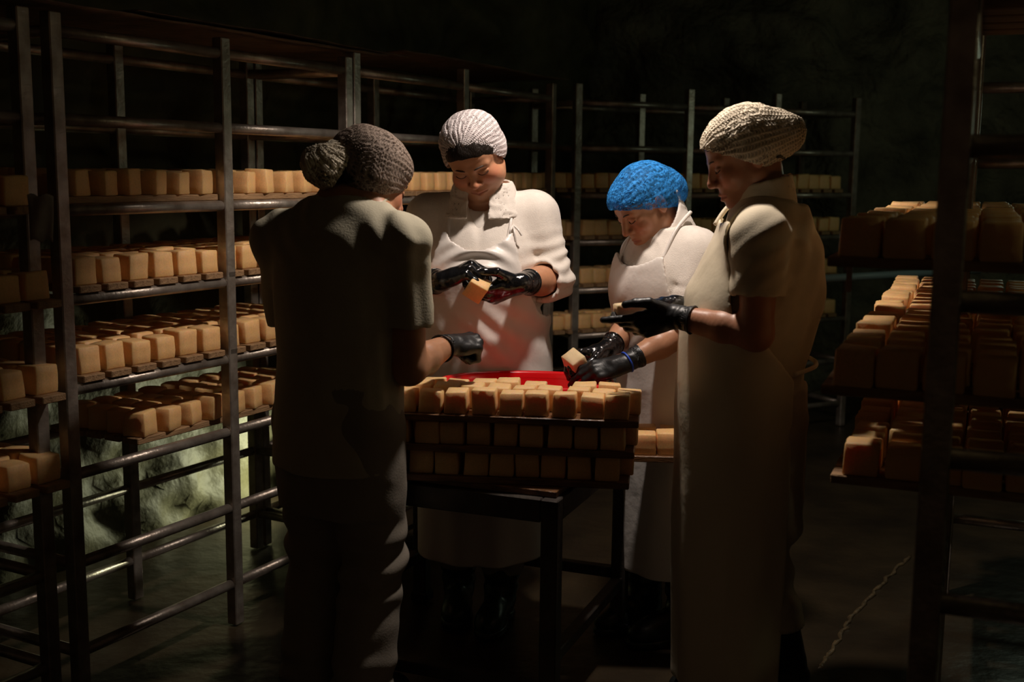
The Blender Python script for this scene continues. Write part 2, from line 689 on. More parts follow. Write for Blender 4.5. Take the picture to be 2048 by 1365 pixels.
def stack_fn(tab, off=0.0, zlo=None, zhi=None, pw=2.0):
    """elliptic column: tab rows (z, cx, cy, a, b), smoothly interpolated in z"""
    t = np.array(sorted(tab), float)
    zz = np.linspace(t[0, 0], t[-1, 0], 400)
    cols = [np.interp(zz, t[:, 0], t[:, i]) for i in range(1, 5)]
    w = np.hanning(41)
    w /= w.sum()
    cols = [np.convolve(np.pad(c, 20, mode='edge'), w, 'valid') for c in cols]
    zl = t[0, 0] if zlo is None else zlo
    zh = t[-1, 0] if zhi is None else zhi

    def par(Z):
        zf = np.clip(Z, zz[0], zz[-1])
        return [np.interp(zf.ravel(), zz, c).reshape(Z.shape).astype(np.float32) for c in cols]

    def fn(X, Y, Z):
        cx, cy, a, b = par(Z)
        a = a + off
        b = b + off
        q = (np.abs((X - cx) / a) ** pw + np.abs((Y - cy) / b) ** pw) ** (1 / pw)
        d = (q - 1) * np.minimum(a, b)
        return np.maximum(d, np.maximum(zl - Z, Z - zh))
    fn.par = par
    lo = np.array([(t[:, 1] - t[:, 3]).min() - off, (t[:, 2] - t[:, 4]).min() - off, zl])
    hi = np.array([(t[:, 1] + t[:, 3]).max() + off, (t[:, 2] + t[:, 4]).max() + off, zh])
    return fn, lo, hi


# ------------------------------------------------------------------ the cave
def rock_wall(name, p0, p1, z0, z1, amp, seed, label, material, step=0.045, inward=1, lean=0.0):
    p0, p1 = np.array(p0, float), np.array(p1, float)
    L = np.linalg.norm(p1 - p0)
    nu, nz = int(L / step) + 1, int((z1 - z0) / step) + 1
    u = nrm(p1 - p0)
    nn = np.array([-u[1], u[0]]) * inward
    tt, zz = np.meshgrid(np.linspace(0, L, nu), np.linspace(z0, z1, nz), indexing='ij')
    P = np.stack([p0[0] + u[0] * tt, p0[1] + u[1] * tt, zz], -1)
    q = P * np.array([1.0, 1.0, 1.5]) + seed
    d = amp * (fbm(q * 0.9, 5) + 0.7 * (1 - 2 * np.abs(fbm(q * 1.7 + 5, 4)))) + lean * zz ** 2
    P[..., 0] += nn[0] * d
    P[..., 1] += nn[1] * d
    ids = np.arange(nu * nz).reshape(nu, nz)
    Q = np.stack([ids[:-1, :-1], ids[1:, :-1], ids[1:, 1:], ids[:-1, 1:]], -1).reshape(-1, 4)
    o = new_obj(name, np_mesh(name, P.reshape(-1, 3), Q, material))
    tag(o, label, None, None, 'structure')
    return o


RA = at(120, 460, 3.1)
RTH = math.radians(28.2)
RU = np.array([math.sin(RTH), math.cos(RTH), 0])           # along the left racks, away from the camera
RN = np.array([-math.cos(RTH), math.sin(RTH), 0])          # into the left racks
RA = np.array([RA[0], RA[1], 0.0])
wl0 = RA + RN * 0.98 - RU * 3.2
wl1 = RA + RN * 0.98 + RU * 6.0
rock_wall('wall_left', wl1[:2], wl0[:2], -0.1, 3.6, 0.10, 3.1, 'rough olive cave wall behind the left racks', MT['rock_wet'], inward=1, lean=0.03)
rock_wall('wall_back', (5.0, 7.4), (-1.5, 8.3), -0.1, 4.0, 0.16, 9.7, 'dark rock wall at the back of the cave', MT['rock'], step=0.06, inward=1, lean=0.02)
rock_wall('wall_right', (3.6, -2.0), (4.4, 8.0), -0.1, 4.0, 0.14, 15.2, 'dark rock wall behind the right rack', MT['rock'], step=0.08, inward=1, lean=0.03)


def rock_sheet(name, x0, x1, y0, y1, z, amp, seed, material, label, step=0.1, fine=False):
    nx, ny = int((x1 - x0) / step), int((y1 - y0) / step)
    X, Y = np.meshgrid(np.linspace(x0, x1, nx), np.linspace(y0, y1, ny), indexing='ij')
    q = np.stack([X, Y, X * 0 + seed], -1)
    Z = z + amp * fbm(q * (0.8 if not fine else 1.4), 4)
    P = np.stack([X, Y, Z], -1)
    ids = np.arange(nx * ny).reshape(nx, ny)
    Q = np.stack([ids[:-1, :-1], ids[1:, :-1], ids[1:, 1:], ids[:-1, 1:]], -1).reshape(-1, 4)
    o = new_obj(name, np_mesh(name, P.reshape(-1, 3), Q, material))
    tag(o, label, None, None, 'structure')
    return o


FLOOR = rock_sheet('floor', -4.5, 5.0, -3.0, 9.0, -0.004, 0.004, 2.0, MT['floor'], 'wet dark stone floor of the cheese cave', step=0.06, fine=True)
rock_sheet('ceiling', -4.5, 5.0, -0.5, 9.0, 3.55, 0.25, 31.0, MT['rock'], 'dark rock ceiling of the cave')

vp = [at(1640, 1285, 3.35), at(1662, 1250, 3.47), at(1690, 1205, 3.65), at(1700, 1185, 3.75), at(1730, 1150, 3.9), at(1765, 1120, 4.1), at(1800, 1095, 4.3), at(1828, 1080, 4.45)]
vv = []
for i in range(len(vp) - 1):
    for k in range(6):
        p = vp[i] + (vp[i + 1] - vp[i]) * k / 6
        vv.append(np.array([p[0] + 0.005 * math.sin(i * 5 + k * 2.3), p[1] + 0.007 * math.cos(i * 3 + k * 1.7), -0.0045]))
MB().tube(vv, [0.004 + 0.006 * abs(math.sin(k * 1.9)) for k in range(len(vv))], 6).build('floor_vein', MT['vein'], FLOOR, True)

# low lamp on the cave floor behind the left racks
LOWL = RA + RN * 0.64 + RU * 2.1 + np.array([0, 0, 0.25])
lw = light('low_cave_light', 'SPOT', tuple(LOWL), 40.0, (0.98, 1.0, 0.66), 0.08, spot_size=math.radians(96), spot_blend=0.7)
lw.rotation_euler = Vector(tuple(-RU * 1.0 + RN * 0.55 + np.array([0, 0, -0.12]))).to_track_quat('-Z', 'Y').to_euler()
t = empty('floor_lamp', (LOWL[0], LOWL[1], 0))
tag(t, 'small work lamp standing on the floor behind the left rack', 'lamp')
MB().box((0, 0, 0.02), (0.14, 0.10, 0.04), bev=0.008).build('base', MT['shade'], t)
MB().tube([(0, 0, 0.04), (0, 0, 0.17)], 0.012).build('stem', MT['shade'], t)

# pale pipe along the back wall
pa, pb = at(1560, 562, 6.6), at(1960, 540, 6.9)
o = MB().tube([pa, pb], 0.022, 10).build('wall_pipe', MT['pipe'], None, True)
tag(o, 'pale blue grey pipe running along the back rock wall', 'pipe')

# ------------------------------------------------------------------ racks
LEVELS = [0.140, 0.400, 0.655, 0.894, 1.143, 1.387, 1.629, 1.857]


def rack(label, org, u, nin, ts, depth, levels, top, post=0.04, rail_r=0.0165, mname='steel', back_skip=()):
    org = np.asarray(org, float)
    root = empty('cheese_rack', tuple(org))
    tag(root, label, 'rack', 'steel ripening racks')
    Rm = np.stack([u, nin, np.array([0, 0, 1.0])], 1)
    for t_ in ts:
        for dd in (0, depth):
            c = u * t_ + nin * dd
            MB().box((c[0], c[1], top / 2), (post, post, top), Rm, 0.003).build('post', MT[mname], root)
    for lv in levels:
        for i in range(len(ts) - 1):
            for dd in (0, depth):
                a = u * (ts[i] + post / 2) + nin * dd + np.array([0, 0, lv])
                b = u * (ts[i + 1] - post / 2) + nin * dd + np.array([0, 0, lv])
                MB().tube([a, b], rail_r, 12).build('rail', MT[mname], root, True)
        for t_ in (ts[0], ts[-1]):
            a = u * t_ + nin * (post / 2) + np.array([0, 0, lv])
            b = u * t_ + nin * (depth - post / 2) + np.array([0, 0, lv])
            MB().tube([a, b], rail_r, 8).build('cross_rail', MT[mname], root, True)
    return root


ORD = ['zeroth', 'first', 'second', 'third', 'fourth', 'fifth', 'sixth', 'seventh', 'eighth', 'ninth', 'tenth', 'eleventh', 'twelfth',
       'thirteenth', 'fourteenth', 'fifteenth', 'sixteenth', 'seventeenth', 'eighteenth', 'nineteenth', 'twentieth']


def ordw(i):
    if i <= 20:
        return ORD[i]
    return ['twenty', 'thirty', 'forty'][i // 10 - 2] + ' ' + ORD[i % 10] if i % 10 else ['twentieth', 'thirtieth', 'fortieth'][i // 10 - 2]


rnd = random.Random(5)
CH = []       # (priority, location, rotz, size, label, group, material)


def put_cheese(pr, loc, rz, size, label, group, m='cheese', jit=0.006):
    loc = (loc[0] + rnd.uniform(-jit, jit), loc[1] + rnd.uniform(-jit, jit), loc[2])
    CH.append((pr, loc, rz + rnd.uniform(-0.05, 0.05), size * rnd.uniform(0.96, 1.04), label, group, m))


_slat_cache = {}


def slat(loc, rz, size, label, group, m='wood', name='shelf_slat'):
    key = (tuple(round(q, 3) for q in size), m)
    if key not in _slat_cache:
        _slat_cache[key] = MB().box((0, 0, 0), size, bev=0.0025).mesh(name, MT[m])
    o = new_obj(name, _slat_cache[key])
    o.location = loc
    o.rotation_euler = (0, 0, rz)
    tag(o, label, 'board', group)
    return o


UP = np.array([0, 0, 1.0])
RANG = math.atan2(RU[1], RU[0])
NANG = math.atan2(RN[1], RN[0])
CSZ = 0.074

# rack in the middle of the left row, with its slats and cheeses
ts1 = [0.0, 0.644, 1.285]
rack('tall steel rack behind the worker in the olive tunic', RA, RU, RN, ts1, 0.46, LEVELS, 1.905)
LVN = {3: 'fourth', 4: 'third', 5: 'second', 2: 'lowest'}


def fill(rname, org, u, nin, lv, t0, t1, pitch, depth, size, shelf, pr, m='cheese', rot=0.0, rows=None, lower=0.0165, lengthwise=False,
         start_row=0, front_in=0.0, over=0.02, vis_rows=2):
    """one shelf: slats running into the rack, a line of cheeses on each slat"""
    ang = math.atan2(nin[1], nin[0])
    n = int((t1 - t0) / pitch)
    th = 0.02
    z = lv + lower
    if lengthwise:
        nb = 5
        for k in range(nb):
            dd = front_in + (k + 0.5) * depth / nb
            c = org + u * ((t0 + t1) / 2) + nin * dd + UP * (z + th / 2)
            slat(c, math.atan2(u[1], u[0]), (t1 - t0, depth / nb - 0.015, th),
                 '%s long board from front, %s' % (ordw(k + 1), shelf), 'boards on the ' + shelf)
    for i in range(n):
        tt = t0 + (i + 0.5) * pitch
        if not lengthwise:
            c = org + u * tt + nin * (depth / 2 + front_in - over / 2) + UP * (z + th / 2)
            slat(c, ang, (depth + over, pitch - 0.022, th), '%s slat from near end, %s' % (ordw(i + 1), shelf), 'slats of the ' + shelf)
        nr = rows or int(depth / (size * 1.13))
        for r in range(start_row, nr):
            dd = front_in + size * 0.55 + r * size * 1.13
            c = org + u * tt + nin * dd + UP * (z + th)
            if r == 0:
                lab = '%s cheese block from near end, front row, %s' % (ordw(i + 1), shelf)
            else:
                lab = '%s cheese block from near end, %s row, %s' % (ordw(i + 1), ordw(r + 1), shelf)
            put_cheese(pr + r * 3, c, ang + rot, size, lab, 'cheese blocks on the ' + shelf, m)


fill('', RA, RU, RN, LEVELS[4], 0.03, 1.26, 0.098, 0.45, CSZ, 'third shelf of tall left rack', 0)
fill('', RA, RU, RN, LEVELS[3], 0.03, 1.26, 0.098, 0.45, CSZ, 'fourth shelf of tall left rack', 0)
fill('', RA, RU, RN, LEVELS[5], 0.03, 1.60, 0.098, 0.45, CSZ, 'second shelf of tall left rack', 0, rot=math.radians(20), lengthwise=True, front_in=0.0)
fill('', RA, RU, RN, LEVELS[2], 0.30, 1.26, 0.098, 0.40, CSZ, 'lowest loaded shelf of tall left rack', 1, rot=math.radians(16), lengthwise=True, front_in=0.05)

# nearest rack at the left edge of the picture
RA0 = RA - RU * 0.10 - RN * 0.0
rack('nearest dark steel rack at the left edge of the picture', RA0, -RU, RN, [0.0, 0.644, 1.288], 0.46, LEVELS, 1.905, mname='steel')
for li, shelf in ((5, 'top shelf of nearest left rack'), (4, 'second shelf of nearest left rack'),
                  (3, 'third shelf of nearest left rack'), (2, 'bottom shelf of nearest left rack')):
    fill('', RA0 - RN * 0.055, -RU, RN, LEVELS[li] - 0.02, -0.035 if li != 5 else 0.02, 0.5, 0.098, 0.30, CSZ, shelf, 0, rows=3, over=0.03)

# racks further along the left row
RA2 = RA + RU * 1.335
rack('steel rack behind the woman in the white net', RA2, RU, RN, [0.0, 0.78, 1.62], 0.46, LEVELS, 1.93)
for li, nm in ((5, 'upper'), (4, 'middle'), (3, 'lower'), (2, 'bottom')):
    fill('', RA2, RU, RN, LEVELS[li], 0.28 if li == 5 else 0.03, 1.6, 0.098, 0.42, CSZ, nm + ' shelf of rack behind white net', 4,
         rows=3 if li == 5 else 2, m='cheese_pale' if li == 5 else 'cheese')
RA3 = np.array([0.32, 5.95, 0])
T3 = math.radians(62)
RU3 = np.array([math.sin(T3), math.cos(T3), 0])
RN3 = np.array([-math.cos(T3), math.sin(T3), 0])
rack('far steel rack standing across the back of the cave', RA3, RU3, RN3, [0.0, 0.70, 1.30, 1.9], 0.46, LEVELS, 1.95)
for li, nm in ((5, 'top loaded'), (4, 'second loaded'), (3, 'third loaded'), (2, 'lowest loaded')):
    fill('', RA3, RU3, RN3, LEVELS[li], -0.22, 1.86, 0.085, 0.40, 0.078, nm + ' shelf of far rack', 2.5, rows=2)

# loose rusty sheets lying on top of the left racks


def sheet(name, pts_org, u, nin, t0, t1, d0, d1, z, seed, material, label, wob=0.008, th=0.004, sag=0.0):
    n, m_ = 40, 10
    V, Q = [], []
    for k in range(2):
        for i in range(n + 1):
            for j in range(m_ + 1):
                tt = t0 + (t1 - t0) * i / n
                dd = d0 + (d1 - d0) * j / m_
                e = 0.012 * vnoise(np.array([tt * 9 + seed, seed, 0.3])) if j == 0 else 0
                p = pts_org + u * tt + nin * (dd + e)
                zz = z + wob * float(fbm(np.array([tt * 2.2 + seed, dd * 3, seed]), 3)) + (th if k else 0)
                V.append((p[0], p[1], zz))
    M1 = (n + 1) * (m_ + 1)
    I = lambda k, i, j: k * M1 + i * (m_ + 1) + j
    for i in range(n):
        for j in range(m_):
            Q.append((I(1, i, j), I(1, i + 1, j), I(1, i + 1, j + 1), I(1, i, j + 1)))
            Q.append((I(0, i, j), I(0, i, j + 1), I(0, i + 1, j + 1), I(0, i + 1, j)))
    for i in range(n):
        Q.append((I(0, i, 0), I(0, i + 1, 0), I(1, i + 1, 0), I(1, i, 0)))
        Q.append((I(0, i + 1, m_), I(0, i, m_), I(1, i, m_), I(1, i + 1, m_)))
    for j in range(m_):
        Q.append((I(0, 0, j + 1), I(0, 0, j), I(1, 0, j), I(1, 0, j + 1)))
        Q.append((I(0, n, j), I(0, n, j + 1), I(1, n, j + 1), I(1, n, j)))
    o = new_obj(name, np_mesh(name, V, Q, material))
    tag(o, label, 'sheet')
    return o


sheet('roof_sheet', RA, RU, RN, -0.9, 1.46, -0.07, 0.55, 1.922, 1.2, MT['rust'], 'thin rusty sheet lying over the tall left rack')
sheet('roof_sheet', RA, RU, RN, 0.25, 1.62, -0.055, 0.5, 1.940, 4.7, MT['rust'], 'second frayed sheet lying on top of the rusty one')
sheet('roof_sheet', RA2, RU, RN, 0.30, 1.75, -0.03, 0.5, 1.955, 7.7, MT['rust'], 'thin sheet on top of the rack behind the woman in the white net')

# torn paper tag hung on the nearest rack
tp = at(80, 390, 2.84)
n_, m_ = 8, 12
V, Q = [], []
for i in range(n_ + 1):
    for j in range(m_ + 1):
        x = (i / n_ - 0.5) * 0.060
        z = -j / m_ * 0.112
        V.append((x * (1 - 0.12 * j / m_), 0.006 * math.sin(i * 0.9 + j * 0.3), z + 0.004 * math.sin(i * 1.3)))
for i in range(n_):
    for j in range(m_):
        a = i * (m_ + 1) + j
        Q.append((a, a + m_ + 1, a + m_ + 2, a + 1))
o = new_obj('paper_tag', np_mesh('paper_tag', V, Q, MT['paper']))
md = o.modifiers.new('thick', 'SOLIDIFY')
md.thickness = 0.002
o.location = tuple(tp)
o.rotation_euler = (0, 0, math.radians(10))
tag(o, 'crumpled pale paper tag hanging from the nearest left rack', 'tag')

# right-hand rack
RB = np.array([0.705, 1.86, 0])
TB = math.radians(22)
BU = np.array([math.sin(TB), math.cos(TB), 0])
BN = np.array([math.cos(TB), -math.sin(TB), 0])
rack('blurred steel rack standing close at the right edge', RB, BU, BN, [0.0, 1.2, 2.3], 0.62, [0.29, 0.548, 0.79, 1.04, 1.30, 1.548, 1.80], 2.06, post=0.046, rail_r=0.019, mname='steel')
for lv, t0, nm in ((1.30, 0.36, 'top shelf of right rack'), (1.04, 0.36, 'middle shelf of right rack'), (0.79, 0.62, 'bottom shelf of right rack')):
    fill('', RB - BN * 0.215, BU, BN, lv + 0.002, t0, 2.3, 0.1, 0.62, 0.076, nm, 0.5 if t0 < 0.5 else 0.8, rows=5, lower=0.019)
sheet('roof_sheet', RB, BU, BN, 1.15, 2.75, -0.06, 0.62, 2.075, 2.2, MT['panel'], 'greenish panel laid over the far end of the right rack', th=0.012, wob=0.004)
for k in range(4):
    c = RB + BU * (0.55 + k * 0.12) + BN * 0.33 + UP * 1.84
    slat(c, math.atan2(BN[1], BN[0]), (0.62, 0.10, 0.03), '%s spare plank laid across the highest rails of the right rack' % ordw(k + 1), 'spare planks on the right rack')
tg = at(1700, 520, 2.5)
o = MB().box((0, 0, -0.035), (0.012, 0.004, 0.07), bev=0.001).build('string_tag', MT['paper'])
o.location = tuple(tg)
tag(o, 'small pale tag dangling under the top shelf of the right rack', 'tag')

# ------------------------------------------------------------------ work table
TT = math.radians(-21.5)
TU = np.array([math.cos(TT), math.sin(TT), 0])
TV = np.array([-math.sin(TT), math.cos(TT), 0])
TFR = np.array([0.112, 2.99, 0])
LT, DT = 0.72, 0.68
TROT = np.stack([TU, TV, UP], 1)
root = empty('work_table', tuple(TFR - TU * LT / 2 + TV * DT / 2))
tag(root, 'dark steel frame work table under the stacked cheese boards', 'table')
org = np.array(root.location)
ZT = 0.636


def tl(u, v, z):
    return TU * u + TV * v + UP * z


for su in (-1, 1):
    for sv in (-1, 1):
        c = tl(su * (LT / 2), sv * (DT / 2), 0)
        lg = MB().box((c[0], c[1], ZT / 2 + 0.02), (0.048, 0.048, ZT - 0.04), TROT, 0.003).build('leg', MT['steel_dark'], root)
        MB().box((c[0], c[1], 0.02), (0.066, 0.066, 0.04), TROT, 0.008).build('foot', MT['dark'], lg)
for sv in (-1, 1):
    c = tl(0, sv * DT / 2, ZT - 0.0325)
    MB().box(c, (LT - 0.05, 0.045, 0.065), TROT, 0.003).build('top_beam', MT['steel_dark'], root)
    c = tl(0, sv * DT / 2, 0.205 if sv > 0 else 0.09)
    MB().box(c, (LT - 0.05, 0.035, 0.035), TROT, 0.003).build('stretcher', MT['steel_dark'], root)
for su in (-1, 1):
    c = tl(su * LT / 2, 0, ZT - 0.0325)
    MB().box(c, (0.045, DT - 0.05, 0.065), TROT, 0.003).build('side_beam', MT['steel_dark'], root)
    c = tl(su * LT / 2, 0, 0.18)
    MB().box(c, (0.035, DT - 0.05, 0.035), TROT, 0.003).build('stretcher', MT['steel_dark'], root)
for k in range(7):
    v = -DT / 2 + (k + 0.5) * DT / 7
    c = tl(0.0, v, ZT + 0.009)
    MB().box(c, (LT + 0.02, DT / 7 - 0.006, 0.018), TROT, 0.002).build('tabletop_plank', MT['wood_wet'], root)
ZTT = ZT + 0.018

# stacked boards of cheese on the table
bl, br = at(826, 946, 3.10), at(1242, 965, 3.03)
BD = nrm(np.array([br[0] - bl[0], br[1] - bl[1], 0]))
BE = np.array([-BD[1], BD[0], 0])
BANG = math.atan2(BD[1], BD[0])
TSZ = 0.0645
PITCH = 0.0735
BL0 = np.array([br[0], br[1], 0])
z = ZTT
LAY = ['bottom', 'middle', 'top']
for lay in range(3):
    sh = [0.0, 0.012, 0.022][lay]
    for k, (wd, off) in enumerate(((0.098, 0.0), (0.098, 0.108))):
        c = BL0 + BD * (sh - 0.36 + 0.012) + BE * (off + wd / 2 - 0.012) + UP * (z + 0.0095)
        slat(c, BANG, (0.74, wd, 0.019), '%s long wet board of the %s layer in the stack on the table' % (['near', 'far'][k], LAY[lay]), 'boards stacked on the table', 'wood_wet', 'cheese_board')
    z += 0.019
    nrow = 3 if lay == 2 else 2
    for r in range(nrow):
        for i in range(9):
            tt = sh - 0.036 - i * PITCH
            if r == 2 and i in (0, 3):
                continue
            xo = [0, 0.03, 0.05][r]
            c = BL0 + BD * (tt + xo) + BE * (0.03 + r * 0.073) + UP * z
            lab = '%s cheese block from right, %s row, %s board on table' % (ordw(i + 1), ['front', 'second', 'rear'][r], LAY[lay])
            put_cheese(-5 + r, c, BANG, TSZ, lab, 'cheese blocks on the %s board of the table stack' % LAY[lay], 'cheese_pale', jit=0.004)
    if lay < 2:
        z += TSZ * 1.03
# boards with cheeses at the right end of the table
for k in range(2):
    slat((0.385 + 0.012 * k, 3.365 + 0.098 * k, ZTT + 0.0095), math.radians(-4), (0.29, 0.092, 0.019), '%s short wet board from the front at the right end of the table' % ordw(k + 1), 'boards at the right end of the table', 'wood_wet', 'cheese_board')
for i in range(2):
    for j in range(2):
        put_cheese(-6, (0.398 + j * 0.073 + 0.012 * i, 3.362 + i * 0.094 - 0.004 * j, ZTT + 0.019), math.radians(-5), 0.064,
                   '%s cheese block from front, %s line, right end of table' % (ordw(i + 1), ['left', 'right'][j]), 'cheese blocks at the right end of the table', 'cheese', jit=0.002)

# red basin behind the stack
bc = np.array([0.045, 3.405, ZTT])
prof = [(0.0, 0.0), (0.19, 0.0), (0.205, 0.012), (0.262, 0.235), (0.268, 0.243), (0.282, 0.247), (0.290, 0.240), (0.290, 0.228),
        (0.286, 0.226), (0.284, 0.237), (0.276, 0.241), (0.270, 0.236), (0.257, 0.228), (0.200, 0.02), (0.19, 0.012), (0.0, 0.012)]
root = empty('red_basin', tuple(bc))
tag(root, 'round red plastic basin behind the stacked cheese on the table', 'basin')
MB().lathe([(r, h) for r, h in prof[:4]] + prof[12:], (0, 0, 0), 64, 0.92, 0.55, 0.93).build('bowl', MT['red'], root, True)
MB().lathe([(0.256, 0.226), (0.262, 0.240), (0.272, 0.249), (0.284, 0.248), (0.292, 0.240), (0.292, 0.226), (0.287, 0.225), (0.284, 0.238), (0.264, 0.232), (0.256, 0.226)], (0, 0, 0), 64, 0.92, 0.55, 0.93).build('rim', MT['red'], root, True)

# ------------------------------------------------------------------ pendant lamp over the table
root = empty('pendant_lamp', LAMP)
tag(root, 'dark metal work lamp hanging over the table', 'lamp')
MB().lathe([(0.03, 0.13), (0.05, 0.12), (0.11, 0.02), (0.125, 0.0), (0.118, 0.0), (0.10, 0.02), (0.045, 0.11), (0.03, 0.12)], n=32).build('lamp_shade', MT['shade'], root, True)
MB().tube([(0, 0, 0.13), (0, 0, 1.6)], 0.005, 8).build('cord', MT['dark'], root)
MB().lathe([(0.0, 0.105), (0.02, 0.10), (0.03, 0.075), (0.02, 0.05), (0.0, 0.045)], n=16).build('bulb', MT['bulb'], root, True)
AIM = Vector((-0.06, 0.30, -1.0)).normalized()
sp = light('table_spot', 'SPOT', tuple(Vector(LAMP) + AIM * 0.004), 72.0, (1.0, 0.86, 0.75), 0.05, spot_size=math.radians(106), spot_blend=0.34)
sp.rotation_euler = AIM.to_track_quat('-Z', 'Y').to_euler()
for ch in root.children:
    if ch.name.startswith(('lamp_shade', 'bulb')):
        ch.rotation_euler = AIM.to_track_quat('-Z', 'Y').to_euler()

# ------------------------------------------------------------------ cheese blocks


def cheese_mesh(seed, m):
    r = np.random.RandomState(seed)
    n = 4
    b = MB().box((0, 0, 0.5), (1, 1, 1), bev=0.05)
    import bmesh
    me = b.mesh('cheese_block', MT[m], True)
    bm = bmesh.new()
    bm.from_mesh(me)
    bmesh.ops.subdivide_edges(bm, edges=[e for e in bm.edges if e.calc_length() > 0.5], cuts=2, use_grid_fill=True)
    sk = r.uniform(-0.05, 0.05, 4)
    tp_ = r.uniform(0.0, 0.06)
    for v in bm.verts:
        x, y, z_ = v.co
        q = np.array([x, y, z_]) * 2.3 + seed * 3.7
        nz = np.array([float(vnoise(q + 9 * i)) for i in range(3)]) * 0.028
        f = 1 - tp_ * z_
        v.co = (x * f + sk[0] * z_ + nz[0], y * f + sk[1] * z_ + nz[1], z_ + (nz[2] + sk[2] * x + sk[3] * y if z_ > 0.5 else 0))
    bm.to_mesh(me)
    bm.free()
    return me


CM = {m: [cheese_mesh(i + 10, m) for i in range(5)] for m in ('cheese', 'cheese_pale')}
CH.sort(key=lambda c: c[0])
rest = []
for i, (pr, loc, rz, size, label, group, m) in enumerate(CH):
    if i >= 292:
        rest.append((loc, rz, size, m))
        continue
    o = new_obj('cheese_block', CM[m][i % 5])
    o.location = loc
    o.rotation_euler = (0, 0, rz + (i * 7 % 4) * math.pi / 2)
    o.scale = (size, size, size * (0.95 + 0.1 * ((i * 37) % 10) / 10))
    tag(o, label, 'cheese', group)
src = CM['cheese'][0]
sv = np.array([v.co[:] for v in src.vertices])
sf = [tuple(p.vertices) for p in src.polygons]
V, Fc = [], []
for loc, rz, size, m in rest:
    base = len(V)
    V += [tuple(q) for q in (sv * size) @ rotz(rz).T + np.array(loc)]
    Fc += [tuple(i + base for i in f) for f in sf]
me = bpy.data.meshes.new('cheese_rows')
me.from_pydata(V, [], Fc)
me.polygons.foreach_set('use_smooth', np.ones(len(me.polygons), bool))
me.materials.append(MT['cheese'])
o = new_obj('cheese_rows', me)
tag(o, 'dim rows of cheese blocks further back on all the rack shelves', 'cheese', None, 'stuff')

# ------------------------------------------------------------------ people


class Person:
    def __init__(s, px, py, Y, yaw):
        p = at(px, py, Y)
        s.o = np.array([p[0], p[1], 0.0])
        s.yaw = math.radians(yaw)
        s.R = rotz(s.yaw)

    def L(s, w):
        return s.R.T @ (np.asarray(w, float) - s.o)

    def P(s, x, y, Y):
        return s.L(at(x, y, Y))

    def D(s, v):
        return s.R.T @ nrm(v)


def bbox(pts, m):
    p = np.array(pts)
    return p.min(0) - m, p.max(0) + m


def sstep(a, b, x):
    t_ = np.clip((x - a) / (b - a), 0, 1)
    return t_ * t_ * (3 - 2 * t_)


